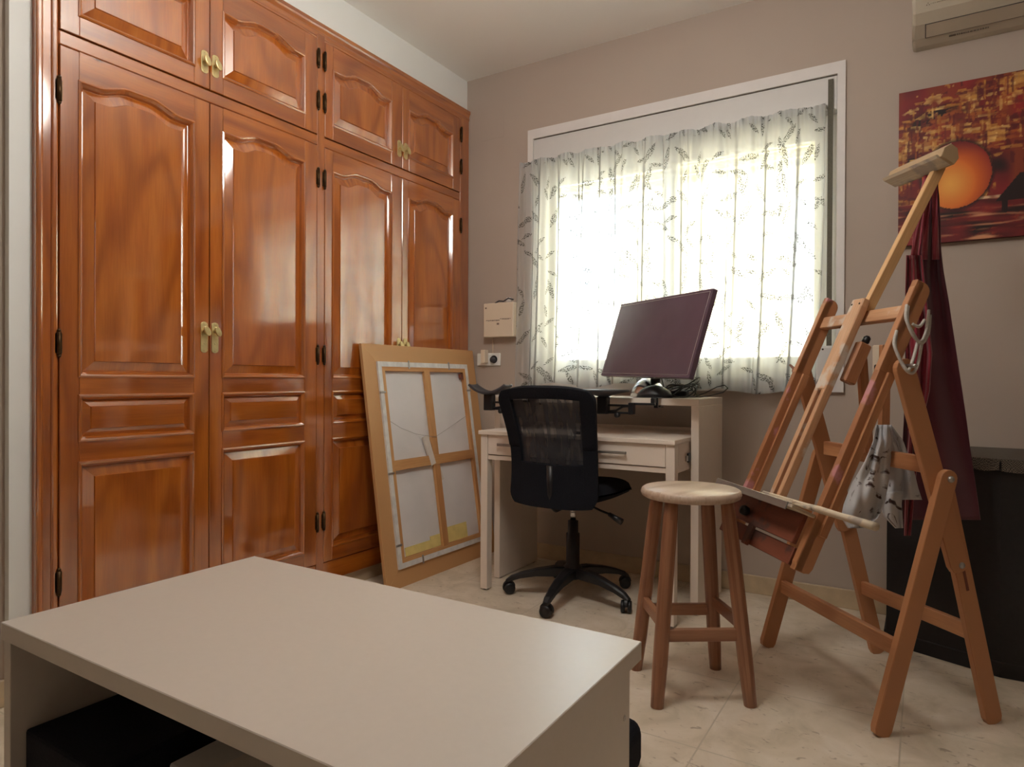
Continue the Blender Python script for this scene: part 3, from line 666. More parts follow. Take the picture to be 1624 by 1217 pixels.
# armrest supports clamped on the desk
def arm_support(px0, m, label, cup):
    """px0: x of the clamp end; m: +1 arm folds to the left of the clamp"""
    t = thing('armrest_support', label, 'armrest support', (px0, 2.66, .86), 0, 'clamp-on black armrest supports')
    X = lambda v: v if m > 0 else -v
    def bx_(bm, a, b, y0, y1, z0, z1, bv=.0015):
        a, b = sorted((X(a), X(b))); box(bm, a, b, y0, y1, z0, z1, bv)
    bm = new(); bx_(bm, -.03, 0, -.035, .05, .0175, .021); bx_(bm, -.018, 0, -.035, -.026, -.022, .021); bx_(bm, -.018, 0, -.035, .04, -.022, -.018); bx_(bm, -.014, -.006, .01, .02, -.018, -.0125); local(obj('clamp', bm, 'black', t), t)
    bm = new(); y0, y1 = -.075, -.055
    bx_(bm, -.11, .0, -.072, -.056, -.010, -.001); bx_(bm, -.02, -.004, -.066, -.035, -.001, .018)
    bx_(bm, -.112, -.09, -.078, -.05, -.050, -.002)
    bx_(bm, -.215, -.10, -.070, -.058, -.018, -.009); bx_(bm, -.215, -.10, -.070, -.058, -.049, -.040)
    tube(bm, [(X(-.21), -.064, -.042), (X(-.17), -.064, -.036), (X(-.14), -.064, -.018), (X(-.10), -.064, -.014)], .005, 8); lathe(bm, [(.011, -.008), (.011, .008)], (X(-.165), -.064, -.054), (0, 1, 0), 12)
    bx_(bm, -.250, -.205, -.084, -.046, -.052, .022, .003)
    local(obj('folding_arm', bm, 'black', t), t)
    bm = new()
    if not cup:
        lathe(bm, [(.012, .018), (.020, .022), (.06, .034), (.106, .043), (.112, .048), (.108, .052), (.06, .050), (.0, .049)], (X(-.228), -.064, 0), n=32)
    else:
        def fn(u, v):
            x = -.225+(u-.5)*.20; w = 2*u-1; z = .024+.040*abs(w)**2.2; y = (v-.5)*.09*(1-.25*w*w); return Vector((X(x), -.064+y, z+8*y*y*.5))
        grid(bm, fn, 20, 8)
    p = local(obj('arm_pad', bm, 'grey_pad', t), t)
    if cup: solid(p, .010)
    return t
arm_support(-.922, 1, 'black armrest support with round pad clamped on the desk edge in front of the monitor', False)
arm_support(-1.50, 1, 'black armrest support with curved cup pad at the left end of the desk', True)
bm = new(); box(bm, -1.135, -1.075, 2.90, 2.95, .878, .900, .004); tag(obj('yellow_notepad', bm, 'yellow'), 'pale yellow block lying on the desk top behind the round arm pad', 'notepad')

# ------------------------------------------------------------ monitor
mon = thing('monitor', 'wide dark computer monitor tilted on a glossy curved stand on the white desk', 'monitor', (-.985, 2.80, .877))
a_, b_, c_ = -.672, -.292, .021
MR = Matrix.Rotation(a_, 3, 'Z') @ Matrix.Rotation(b_, 3, 'X') @ Matrix.Rotation(c_, 3, 'Y')
MC = Vector((-.987, 2.72, 1.137)); mw, mh = .715, .357
MM = Matrix.Translation(MC) @ MR.to_4x4()
bm = new(); box(bm, -mw/2, mw/2, -.002, .022, -mh/2, mh/2, .004, MM, seg=2); hs_ = obj('housing', bm, 'screen', mon)
bm = new(); box(bm, -mw/2+.014, mw/2-.014, -.0028, -.001, -mh/2+.014, mh/2-.014, 0, MM); obj('screen', bm, 'screen', mon)
bm = new(); i0, i1, j0, j1 = -mw/2+.012, mw/2-.012, -mh/2+.012, mh/2-.012
box(bm, i0, i1, -.0034, -.002, j1-.0012, j1, 0, MM); box(bm, i0, i1, -.0034, -.002, j0, j0+.0012, 0, MM); box(bm, i0, i0+.0014, -.0034, -.002, j0, j1, 0, MM); box(bm, i1-.0014, i1, -.0034, -.002, j0, j1, 0, MM)
obj('screen_border', bm, 'screen_line', mon)
bm = new(); box(bm, -.10, .10, .022, .05, -.12, .10, .012, MM, seg=3); obj('back_cover', bm, 'black', mon)
pb = MM @ Vector((0, .045, -.06))
bm = new(); tube(bm, [(-1.005, 2.80, .885), (-1.0, 2.81, .93), pb+Vector((0, .01, -.04)), pb], .02, 12, rads=[.026, .022, .02, .022]); obj('neck', bm, 'black', mon)
bm = new(); tube(bm, [(-.955, 2.765, .885), (-.985, 2.80, .93), pb+Vector((0.01, .0, .0))], .008, 8); obj('support_rod', bm, 'steel', mon)
def base_lobe(cx, cy, rx, ry, h, rz, mat):
    bm = new(); R_ = Matrix.Rotation(rz, 3, 'Z')
    def fn(u, v):
        x = (u-.5)*2; y = (v-.5)*2
        # map square to disc
        px_ = x*math.sqrt(1-y*y/2); py_ = y*math.sqrt(1-x*x/2); rr = min(1, px_*px_+py_*py_)
        p = R_ @ Vector((px_*rx, py_*ry, 0)); return Vector((cx+p.x, cy+p.y, .879+h*(1-rr)**.6))
    grid(bm, fn, 24, 24); o = obj('stand_base', bm, mat, mon); solid(o, .003, -1); return o
base_lobe(-1.03, 2.81, .078, .10, .085, .6, 'chrome'); base_lobe(-.975, 2.735, .078, .052, .052, .1, 'black')

# cables
cb = thing('cable_pile', 'tangled black cables coiled on the desk beside the monitor', 'cable', (-.87, 2.82, .877))
rnd = random.Random(5)
for k in range(6):
    bm = new(); cx, cy = -.885+rnd.uniform(-.012, .012), 2.82+rnd.uniform(-.02, .02); R_ = .06+rnd.uniform(-.012, .018); pts = []
    tx, ty = rnd.uniform(-.5, .5), rnd.uniform(-.6, .6); z0_ = .905+rnd.uniform(-.004, .02)
    for i in range(36):
        a = 2*PI*i/36; dx, dy = R_*math.cos(a), R_*.75*math.sin(a)
        pts.append((cx+dx, cy+dy, max(.882, z0_+tx*dx+ty*dy+.006*math.sin(3*a+k))))
    tube(bm, pts, .0028, 7, closed=True); obj('cable', bm, 'strap' if k == 3 else 'black', cb)
bm = new(); tube(bm, [(-.94, 2.80, .882), (-.90, 2.74, .882), (-.85, 2.73, .881), (-.81, 2.76, .884), (-.78, 2.81, .900), (-.745, 2.86, .925), (-.715, 2.87, .932), (-.70, 2.86, .920), (-.715, 2.84, .902), (-.76, 2.80, .888), (-.80, 2.80, .882), (-.86, 2.82, .884)], .0022, 7); obj('cable', bm, 'black', cb)
bm = new(); tube(bm, [(-.965, 2.78, .98), (-.945, 2.76, .93), (-.94, 2.76, .89), (-.92, 2.78, .883), (-.90, 2.80, .90)], .0025, 7); obj('cable', bm, 'black', cb)
bm = new(); box(bm, -.93, -.86, 2.80, 2.85, .878, .908, .006, seg=2); obj('power_brick', bm, 'black', cb)

# ------------------------------------------------------------ office chair (local: +Y faces the desk)
ch = thing('office_chair', 'black mesh-back swivel office chair on five casters in front of the desk', 'chair', (-1.303, 2.622, 0), math.radians(1.7))
def cobj(name, bm, mat): return local(obj(name, bm, mat, ch), ch)
for k in range(5):
    a = math.radians(275-1.7+72*k); dx, dy = math.cos(a), math.sin(a); R_ = .285
    sx, sy = -dy, dx
    bm = new(); prof = [(.02, .135, .095, .030), (.08, .133, .092, .026), (.16, .118, .088, .022), (.23, .098, .074, .018), (.275, .080, .058, .015), (.297, .062, .052, .013)]
    rings = []
    for (r_, zt, zb, w_) in prof:
        rings.append([bm.verts.new((dx*r_+sx*q*w_, dy*r_+sy*q*w_, z_)) for q, z_ in ((-1, zb), (1, zb), (1, zt-.006), (.6, zt), (-.6, zt), (-1, zt-.006))])
    fs = []
    for i in range(len(rings)-1):
        for j in range(6): fs.append(bm.faces.new((rings[i][j], rings[i][(j+1) % 6], rings[i+1][(j+1) % 6], rings[i+1][j])))
    fs.append(bm.faces.new(rings[0][::-1])); fs.append(bm.faces.new(rings[-1])); bmesh.ops.recalc_face_normals(bm, faces=fs)
    cobj('base_leg', bm, 'black')
    bm = new(); cx, cy = dx*.283, dy*.283; rt = a+.5*k; wx, wy = math.cos(rt), math.sin(rt)
    for s_ in (-1, 1):
        lathe(bm, [(.010, -.008), (.024, -.007), (.026, 0), (.024, .007), (.010, .008)], (cx+wx*.014*s_, cy+wy*.014*s_, .026), (wx, wy, 0), 18)
    lathe(bm, [(.008, .024), (.008, .060)], (cx, cy, 0), n=10)
    # hood
    hp = [( .028*math.cos(q), .028+.028*math.sin(q)) for q in [PI*j/10 for j in range(11)]]
    prism(bm, hp, (cx-wx*.006, cy-wy*.006, .004), (-wy, wx, 0), (0, 0, 1), (wx, wy, 0), .012)
    cobj('caster', bm, 'black')
bm = new(); lathe(bm, [(.0, .085), (.036, .085), (.040, .10), (.040, .135), (.030, .145), (.030, .28), (.023, .283), (.023, .335), (.015, .338)], (0, 0, 0), n=24); cobj('base_hub', bm, 'black')
bm = new(); lathe(bm, [(.0125, .33), (.0125, .43)], (0, 0, 0), n=20)
for q in range(3): lathe(bm, [(.0125, 0), (.0138, .002), (.0125, .004)], (0, 0, .35+q*.02), n=20)
cobj('gas_column', bm, 'chrome')
bm = new(); box(bm, -.08, .08, -.13, .10, .405, .44, .01, seg=2); cobj('tilt_mechanism', bm, 'black')
bm = new(); tube(bm, [(.05, .0, .42), (.14, -.02, .395), (.19, -.03, .385)], .005, 8); tube(bm, [(.18, -.03, .387), (.24, -.04, .362)], .012, 10, rads=[.009, .015]); cobj('height_lever', bm, 'black')
bm = new()
def seat_fn(sgn):
    def fn(u, v):
        x = (u-.5)*2; y = (v-.5)*2
        px_ = x*math.sqrt(1-y*y*.28); py_ = y*math.sqrt(1-x*x*.28); rr = max(abs(x), abs(y))
        e = (1-rr**5)
        zt = .478+.045*max(0, e)**.5-.03*max(0, y)**2.5+.008*abs(x)**2
        zb = .478-.038*max(0, e)**.7-.012*max(0, y)**2
        return Vector((px_*.225, .02+py_*.23, zt if sgn > 0 else zb))
    return fn
f1 = grid(bm, seat_fn(1), 28, 28); f2 = grid(bm, seat_fn(-1), 28, 28)
bmesh.ops.remove_doubles(bm, verts=bm.verts, dist=.0005); bmesh.ops.recalc_face_normals(bm, faces=bm.faces); cobj('seat', bm, 'black_fabric')
# back rest: curved shell, opaque border and see-through centre
def back_pt(u, v, off=0):
    # u across -1..1, v 0 bottom .. 1 top
    hw = .200+.022*v**1.5-.012*math.sin(PI*v)
    cr = 1.0
    vv = v
    # rounded corners
    edge = max(0, (abs(vv-.5)*2-.78)/.22)
    hw2 = hw*(1-.13*edge**2.4)
    z = .425+.50*vv - .018*(abs(u)**3)*(1 if vv > .5 else -.6)
    y = -.225 - .075*vv + .035*math.sin(PI*vv*1.1) - .03*(1-u*u)*.9 + .03
    return Vector((u*hw2, y+off, z))
bm = new()
NU, NV = 36, 44
for side in (0, 1):
    pass
fr_in_u, v_lo, v_hi = .72, .36, .91
bmI = new()
uvl = bm.loops.layers.uv.active; uvi = bmI.loops.layers.uv.active
def add_patch(b_, us, vs, off):
    uvL = b_.loops.layers.uv.active
    vv_ = [[b_.verts.new(back_pt(u, v, off)) for u in us] for v in vs]
    for j in range(len(vs)-1):
        for i in range(len(us)-1):
            f = b_.faces.new((vv_[j][i], vv_[j][i+1], vv_[j+1][i+1], vv_[j+1][i])); f.smooth = True
            for lp, (a, c) in zip(f.loops, ((i, j), (i+1, j), (i+1, j+1), (i, j+1))): lp[uvL].uv = (us[a]*.2, vs[c]*.5)
lin = lambda a, b, n: [a+(b-a)*i/n for i in range(n+1)]
for (us, vs) in ((lin(-1, -fr_in_u, 4), lin(0, 1, 40)), (lin(fr_in_u, 1, 4), lin(0, 1, 40)), (lin(-fr_in_u, fr_in_u, 20), lin(0, v_lo, 14)), (lin(-fr_in_u, fr_in_u, 20), lin(v_hi, 1, 5))):
    add_patch(bm, us, vs, 0)
bmesh.ops.remove_doubles(bm, verts=bm.verts, dist=.002)
bk = cobj('backrest', bm, 'black_fabric'); md = solid(bk, .026, 0); bv = bk.modifiers.new('bevel', 'BEVEL'); bv.width = .008; bv.segments = 3
add_patch(bmI, lin(-fr_in_u-.01, fr_in_u+.01, 20), lin(v_lo-.01, v_hi+.01, 20), 0)
ob = local(obj('mesh_panel', bmI, 'mesh', bk), bk)
bm = new(); tube(bm, [(0, -.05, .42), (0, -.17, .415), (0, -.215, .44), (0, -.225, .60)], .016, 10); cobj('back_bracket', bm, 'black')

# ------------------------------------------------------------ stool
sp0 = Vector((-.6085, 2.035, 0))
st = thing('wooden_stool', 'round-top four-legged wooden stool standing between desk and easel', 'stool', sp0)
bm = new(); lathe(bm, [(0, .592), (.140, .592), (.148, .597), (.151, .606), (.148, .616), (.142, .620), (0, .620)], sp0, n=56)
for f in bm.faces: uvface(bm, f, (.3, 1, 0), (0, 0)) if abs(f.normal.z) > .5 else uvface(bm, f, (0, 0, 1), (0, 0))
obj('seat', bm, 'stool_top', st)
feet = [Vector((-.653, 1.866, 0)), Vector((-.424, 2.02, 0)), Vector((-.578, 2.222, 0)), Vector((-.798, 2.076, 0))]
fc = sum(feet, Vector())/4; tops = []
for f_ in feet:
    t_ = Vector((sp0.x, sp0.y, 0))+(f_-fc)*.60+Vector((0, 0, .60)); tops.append(t_)
    bm = new(); n_ = 10
    pts = [f_.lerp(t_, i/n_) for i in range(n_+1)]
    tube(bm, pts, .02, 14, rads=[.0185, .0205]+[.022]*(n_-3)+[.0215, .019]); obj('leg', bm, 'stool', st)
def on(i, z): return feet[i].lerp(tops[i], z/.60)
for (i, j, z) in ((0, 1, .205), (3, 2, .205), (0, 3, .235), (1, 2, .235)):
    bm = new(); p, q = on(i, z), on(j, z); board(bm, p, q, (0, 0, 1), .036, .018, .002); obj('stretcher', bm, 'stool', st)

# ------------------------------------------------------------ easel
E1 = Vector((.777, .629, 0)); E2 = Vector((-.629, .777, 0)); EB = Vector((-.113, 2.058, 0)); UP = Vector((0, 0, 1))
def el(a, b, z): return EB+E1*a+E2*b+UP*z
es = thing('easel', 'large wooden studio easel with tilted frame standing right of the stool', 'easel', el(.18, .25, 0))
RD = Vector((0, 0, 0))
def legboard(name, p, q, w, t, parent, mat='easel', rtop=True, rbot=True, bev=.002):
    """flat board in a side plane (thickness along E2), rounded ends"""
    p, q = Vector(p), Vector(q); z = (q-p).normalized(); x = z.cross(E2).normalized(); L = (q-p).length
    hw = w/2; pts = []
    c = hw*.75
    if rbot: pts += [(-hw, c), (-hw+.25*c, .25*c), (-hw+c, 0), (hw-c, 0), (hw-.25*c, .25*c), (hw, c)]
    else: pts += [(-hw, 0), (hw, 0)]
    if rtop:
        for k in range(9): a = PI*k/8; pts.append((hw*math.cos(a), L-hw+hw*math.sin(a)))
    else: pts += [(hw, L), (-hw, L)]
    bm = new(); prism(bm, pts, p-E2*t/2, x, z, E2, t, ld=z, bev=bev); return obj(name, bm, mat, parent)
def bolt(bm, p, r=.009, h=.008):
    lathe(bm, [(r, 0), (r, h*.5), (r*.7, h)], p, -E2, 12)
T = .022
for (b0, bt, s_) in ((0.0, 0.0, 1), (.54, .52, -1)):
    # s_=1: viewer side; outer direction is -E2*s_
    o = -s_
    bF0, bF1 = b0+o*.030, bt+o*.033
    front = legboard('front_leg', el(.0, bF0, 0.0), el(.196, bF1, .712), .050, T, es)
    bm = new()
    if s_ > 0: bolt(bm, el(.192, bF1-T/2, .688)); bolt(bm, el(.243, -.024, .449)); obj('bolt', bm, 'steel', front)
    bD = 0 if s_ > 0 else -.07
    bR0, bR1 = b0+bD+o*.004, (b0+bD*.6+o*.004)
    back = legboard('rear_leg', el(.362, bR0, 0.0), el(.196, bR1, .70), .050, T-.002, es)
    bm = new(); p = el(.235, bR0-.0105*s_, .46)
    if s_ > 0:
        for (za, zb_) in ((.545, .465), (.435, .375)):
            pa = el(.362, bR0, 0).lerp(el(.196, bR1, .70), za/.70); pc = el(.362, bR0, 0).lerp(el(.196, bR1, .70), zb_/.70)
            board(bm, pa-E2*.0102, pc-E2*.0102, E1, .008, .002, 0)
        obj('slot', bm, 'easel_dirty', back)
    bU = (b0 if s_ > 0 else .455)
    legboard('rear_leg_upper', el(.243, bU+o*.018+(0 if s_ > 0 else .01), .43), el(.065, bU+o*.018, 1.012), .056, .018, es, rbot=True)
# lower crossbars
bm = new(); board(bm, el(.052, -.02, .232), el(.055, .56, .218), UP, .044, .02, .002); obj('crossbar', bm, 'easel', es)
bm = new(); board(bm, el(.303, .0, .252), el(.303, .47, .232), UP, .044, .02, .002); obj('crossbar', bm, 'easel', es)
bm = new(); board(bm, el(.158, .0, .722), el(.150, .455, .722), UP, .046, .02, .002); obj('crossbar', bm, 'easel', es)
# tilted frame rails
def rail(b):
    p, q = el(-.207, b, .435), el(.150, b, 1.222); d = (q-p).normalized(); x = d.cross(E2).normalized()
    if x.dot(E1) < 0: x = -x
    f = p-x*.010
    r_ = legboard('side_rail', p+d*.0-x*.012, q-x*.012, .024, .022, es, 'easel_pink', rtop=False, rbot=False)
    legboard('rail_end', p, p+d*.15, .052, .022, es, rtop=False, rbot=True)
    legboard('rail_end', p+d*.59, q, .050, .022, es, rtop=True, rbot=False)
    bm = new(); board(bm, p+d*.11+x*.012-E2*.007, q-d*.27+x*.012-E2*.007, x, .024, .022, .0015); obj('rear_batten', bm, 'easel', es)
    return r_, p, q, d, x
rr_, P0, P1, DR, XR_ = rail(.012)
lr_, Q0, Q1, DQ, XQ_ = rail(.425)
SG = 1
bm = new(); board(bm, el(.112, .02, 1.145)+XR_*SG*.004, el(.112, .42, 1.145)+XR_*SG*.004, DR, .040, .020, .002); obj('top_crossbar', bm, 'easel_worn', es)
# central mast: slotted, two strips with a head block
mb = .208
def mpt(s, b, dx): return P0+DR*s+E2*(b-.012)+XR_*SG*dx
for db in (-.019, .019):
    bm = new(); board(bm, mpt(.13, mb+db, -.030), mpt(.80, mb+db, -.030), XR_, .024, .019, .002); obj('mast_strip', bm, 'easel_worn', es)
bm = new(); board(bm, mpt(.52, mb, -.030), mpt(.825, mb, -.030), XR_, .026, .056, .004); mh_ = obj('mast_head', bm, 'easel_worn', es)
bm = new()
for db in (-.018, .018): lathe(bm, [(.0035, 0), (.003, .001)], mpt(.805, mb+db, -.0435), -XR_*SG, 8)
obj('screw', bm, 'brass_dark', mh_)
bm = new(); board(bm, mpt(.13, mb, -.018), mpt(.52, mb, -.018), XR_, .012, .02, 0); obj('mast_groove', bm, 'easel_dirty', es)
SL0 = mpt(.775, mb, -.004); SL1 = el(.345, .185, 1.61)
bm = new(); board(bm, SL0, SL1, E2, .020, .032, .002); obj('sliding_mast', bm, 'frame_wood', es)
SD = (SL1-SL0).normalized(); SX = SD.cross(E2).normalized()
if SX.dot(E1) < 0: SX = -SX
hc = el(.315, .222, 1.622)
bm = new(); prism(bm, [(-.022, -.022), (.026, -.022), (.030, .0), (.012, .024), (-.012, .026), (-.026, .004)], hc-E2*.115, SX, SD, E2, .232, ld=E2, bev=.002); obj('canvas_clamp', bm, 'head', es)
bm = new(); prism(bm, [(-.034, -.022), (-.024, -.026), (.02, -.024), (.02, -.018), (-.03, -.018)], hc-E2*.105, SX, SD, E2, .232, ld=E2); obj('clamp_lip', bm, 'stick', es)
# lower tray assembly
def tp(s, b, dx): return P0+DR*s+E2*(b-.012)+XR_*SG*dx
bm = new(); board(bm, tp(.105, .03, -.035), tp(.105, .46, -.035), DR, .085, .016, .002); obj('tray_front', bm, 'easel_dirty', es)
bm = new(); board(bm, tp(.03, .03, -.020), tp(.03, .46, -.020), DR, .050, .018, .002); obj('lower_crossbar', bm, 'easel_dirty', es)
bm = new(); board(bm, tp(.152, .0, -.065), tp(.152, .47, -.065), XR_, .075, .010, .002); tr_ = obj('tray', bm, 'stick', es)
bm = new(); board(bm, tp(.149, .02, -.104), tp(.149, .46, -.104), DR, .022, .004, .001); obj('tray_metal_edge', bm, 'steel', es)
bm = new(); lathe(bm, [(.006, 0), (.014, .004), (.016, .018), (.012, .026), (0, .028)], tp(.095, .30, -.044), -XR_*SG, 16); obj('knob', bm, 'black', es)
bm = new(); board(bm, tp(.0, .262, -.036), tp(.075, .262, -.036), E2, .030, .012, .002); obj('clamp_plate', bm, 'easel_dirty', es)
# block, black knob and two struts behind the mast
bm = new(); board(bm, mpt(.57, mb-.02, .020), mpt(.70, mb-.02, .020), XR_, .040, .030, .004); blk = obj('adjuster_block', bm, 'easel', es)
bm = new(); lathe(bm, [(.006, 0), (.011, .006), (.011, .02), (.006, .026)], mpt(.70, mb-.02, .022), DR, 14); obj('knob', bm, 'black', blk)
bm = new(); board(bm, el(.150, .235, .73), el(.125, .235, 1.03), E1, .028, .020, .002); obj('strut', bm, 'easel', es)
bm = new(); board(bm, el(.150, .165, .73), el(.145, .155, 1.06), E1, .028, .018, .002); obj('strut', bm, 'easel', es)
bm = new(); lathe(bm, [(.006, 0), (.006, .035), (.004, .04)], el(.068, -.03, .992), -E2, 10); obj('pivot_bolt', bm, 'steel', es)
bm = new(); lathe(bm, [(.014, 0), (.014, .01), (.006, .012), (.004, .05)], el(.06, .485, .985), E2+UP*.5, 12); obj('pivot_bolt', bm, 'easel_dirty', es)
# sticks on the tray
def ray(x, y, d):     # point at forward distance d
    v = rv*((x-812)/F_PX)-uv_*((y-608.5)/F_PX)+fw; return Vector((0, 0, CH))+v*d
def dep(p): return (p-Vector((0, 0, CH))).dot(fw)
bm = new(); board(bm, tp(.165, .22, -.060), tp(.172, -.165, -.060), XR_, .030, .013, .003); tag(obj('painted_slat', bm, 'stick'), 'flat paint-covered wooden slat lying along the easel tray', 'stick')
p, q = tp(.165, .01, -.096), tp(.170, -.32, -.098)
bm = new(); tube(bm, [p.lerp(q, i/8) for i in range(9)], .008, 10, rads=[.005, .006, .008, .0095, .009, .0085, .0095, .010, .010]); sk = tag(obj('painting_stick', bm, 'stick'), 'round cream-painted stick jutting over the right end of the easel tray', 'stick')
p2, q2 = tp(.161, .06, -.083), tp(.160, -.10, -.118)
bm = new(); tube(bm, [p2, p2.lerp(q2, .5), q2], .003, 8, rads=[.003, .0035, .005]); tag(obj('paint_brush', bm, 'stick'), 'thin whitish brush handle beside the round stick on the easel tray', 'brush')

# cord looped on the right rail
cd = thing('cord', 'pale grey cord looped around the top of the easel right rail', 'cord', el(.09, 0, 1.1))
def cord_path(pl):
    pts = [Vector(ray(x, y, d)) for x, y, d in pl]; out = []
    for i in range(len(pts)-1):
        p0, p1, p2, p3 = pts[max(i-1, 0)], pts[i], pts[i+1], pts[min(i+2, len(pts)-1)]
        for k in range(6):
            t = k/6; out.append(.5*((2*p1)+(-p0+p2)*t+(2*p0-5*p1+4*p2-p3)*t*t+(-p0+3*p1-3*p2+p3)*t**3))
    out.append(pts[-1]); return out
for pl in ([(1438, 484, 1.80), (1437, 505, 1.78), (1446, 525, 1.78), (1460, 545, 1.80), (1472, 530, 1.84), (1475, 500, 1.86)],
           [(1440, 486, 1.80), (1439, 510, 1.78), (1450, 535, 1.78), (1462, 541, 1.80), (1470, 520, 1.84), (1473, 492, 1.86)],
           [(1447, 514, 1.78), (1458, 518, 1.785), (1466, 508, 1.82)],
           [(1422, 525, 1.80), (1418, 545, 1.78), (1425, 565, 1.77), (1436, 586, 1.77), (1447, 592, 1.77), (1455, 580, 1.78), (1462, 545, 1.81)],
           [(1421, 530, 1.80), (1420, 552, 1.78), (1430, 575, 1.77), (1440, 588, 1.765), (1448, 570, 1.78), (1456, 540, 1.80)]):
    bm = new(); tube(bm, cord_path(pl), .0042, 8); obj('loop', bm, 'rope', cd)
# thin string and rag
def sheet(rows, dfn, nu=26, sub=5):
    """rows: (y, xl, xr); dfn(u, t) forward distance"""
    bm = new(); n = (len(rows)-1)*sub
    def fn(u, v):
        k = min(int(v*(len(rows)-1)), len(rows)-2); f = v*(len(rows)-1)-k; a, b = rows[k], rows[k+1]
        y = a[0]+(b[0]-a[0])*f; xl = a[1]+(b[1]-a[1])*f; xr = a[2]+(b[2]-a[2])*f
        return ray(xl+(xr-xl)*u, y, dfn(u, v))
    grid(bm, fn, nu, n, (.2, .3)); return bm
rg = thing('rag', 'white rag smeared with dark paint hanging over the easel rear crossbar', 'cloth', el(.15, .15, .72))
db = 1.985
bm = sheet([(674, 1390, 1414), (700, 1385, 1416), (735, 1370, 1412), (765, 1352, 1409), (800, 1338, 1402), (822, 1334, 1392), (838, 1345, 1372)],
           lambda u, v: db-.045+.012*math.sin(u*7+v*3)*(.3+v)+.006*math.sin(u*17-v*9)+.005*math.sin(v*14+u*5)); o = solid(obj('front_fold', bm, 'rag', rg), .002)
bm = sheet([(675, 1394, 1414), (700, 1404, 1432), (722, 1412, 1440), (750, 1408, 1450), (775, 1403, 1456), (793, 1398, 1462)],
           lambda u, v: db+.030+.012*math.sin(u*12+v*2)*(.3+v)); o = solid(obj('rear_fold', bm, 'rag', rg), .002)
bm = sheet([(780, 1398, 1432), (800, 1396, 1430), (820, 1402, 1431), (838, 1420, 1432)], lambda u, v: db+.005+.010*math.sin(u*8+v*2)); o = solid(obj('hanging_corner', bm, 'rag', rg), .002)

# ------------------------------------------------------------ apron
ap = thing('apron', 'burgundy apron hanging from the top clamp of the easel', 'apron', el(.36, .2, 1.0))
da = 2.10
rows = [(275, 1468, 1486), (310, 1463, 1489), (350, 1458, 1491), (395, 1448, 1492), (430, 1441, 1496), (480, 1437, 1505), (540, 1436, 1514), (600, 1436, 1523), (660, 1434, 1532), (720, 1431, 1540), (780, 1428, 1549), (825, 1427, 1555)]
bm = sheet(rows, lambda u, v: da+.018*math.sin(u*9+1.5*math.sin(v*4))*(.5+.5*v)+.009*math.sin(u*30+v*6)*max(0, 1-v*1.6), nu=60, sub=6); solid(obj('apron_body', bm, 'apron_dark', ap), .0025)
bm = sheet([(405, 1438, 1462), (480, 1436, 1470), (560, 1438, 1478), (620, 1440, 1474), (690, 1440, 1458), (760, 1436, 1452), (850, 1434, 1444)],
           lambda u, v: da-.040+.014*math.sin(u*11+2*v)+.006*math.sin(u*25), nu=30, sub=8); solid(obj('front_fold', bm, 'apron', ap), .0025)
for (x0_, x1_, w_, dd) in ((1472, 1449, 9, .03), (1476, 1466, 8, .02), (1481, 1484, 9, .015), (1470, 1458, 8, .0)):
    bm = sheet([(262, x0_-w_*.4, x0_+w_*.4), (300, x0_-(x0_-x1_)*.3-w_*.5, x0_-(x0_-x1_)*.3+w_*.5), (350, x0_-(x0_-x1_)*.7-w_*.5, x0_-(x0_-x1_)*.7+w_*.5), (412, x1_-w_*.6, x1_+w_*.6)],
               lambda u, v: da-dd-.012*v+.004*math.sin(u*6+v*9), nu=6, sub=6); solid(obj('strap', bm, 'apron', ap), .002)

# ------------------------------------------------------------ leaning framed canvas (back side out)
th, ph = .010, .147
FT = Vector((math.sin(th), math.cos(th), 0)); FU = Vector((-math.sin(ph)*math.cos(th), math.sin(ph)*math.sin(th), math.cos(ph))); FN = FT.cross(FU)
if FN.x < 0: FN = -FN          # towards the room
FO = Vector((-2.020, 2.222, 0.0)); FW, FH = .870, 1.128
FM = basis(FO, FT, FU, FN)
fr = thing('framed_canvas', 'large framed canvas leaning back-side-out against the wardrobe', 'painting', FO)
def miter(name, bw, n0, n1, mat, parent, o=0.0):
    W_, H_ = FW, FH
    a, b = o, o+bw
    quads = [[(a, a), (W_-a, a), (W_-b, b), (b, b)], [(W_-a, a), (W_-a, H_-a), (W_-b, H_-b), (W_-b, b)], [(W_-a, H_-a), (a, H_-a), (b, H_-b), (W_-b, H_-b)], [(a, H_-a), (a, a), (b, b), (b, H_-b)]]
    for k, q in enumerate(quads):
        bm = new(); prism(bm, q, FO+FN*n0, FT, FU, FN, n1-n0, ld=FT if k % 2 == 0 else FU, bev=.0008 if bw > .03 else 0); obj(name, bm, mat, parent)
miter('frame_rail', .083, -.017, .0, 'frame_wood', fr)
miter('canvas_edge', .024, -.01, .010, 'canvas_edge', fr, .083)
miter('stretcher_bar', .022, -.01, .009, 'stretcher', fr, .105)
bm = new(); box(bm, .10, FW-.10, .10, FH-.10, -.012, -.008, 0, FM); obj('canvas', bm, 'canvas', fr)
bm = new(); box(bm, FW/2-.022, FW/2+.022, .12, FH-.12, -.006, .010, .001, FM); obj('cross_brace', bm, 'stretcher', fr)
bm = new(); box(bm, .12, FW-.12, FH*.49-.024, FH*.49+.024, -.006, .0115, .001, FM, ld=(1, 0, 0)); obj('cross_brace', bm, 'stretcher', fr)
bm = new()
box(bm, .15, FW/2-.025, .128, .168, -.007, -.003, 0, FM); box(bm, FW/2-.10, FW/2-.025, .15, .185, -.0068, -.0028, 0, FM); box(bm, FW/2+.025, FW/2+.20, .128, .205, -.007, -.003, 0, FM); obj('yellow_tape', bm, 'yellow', fr)
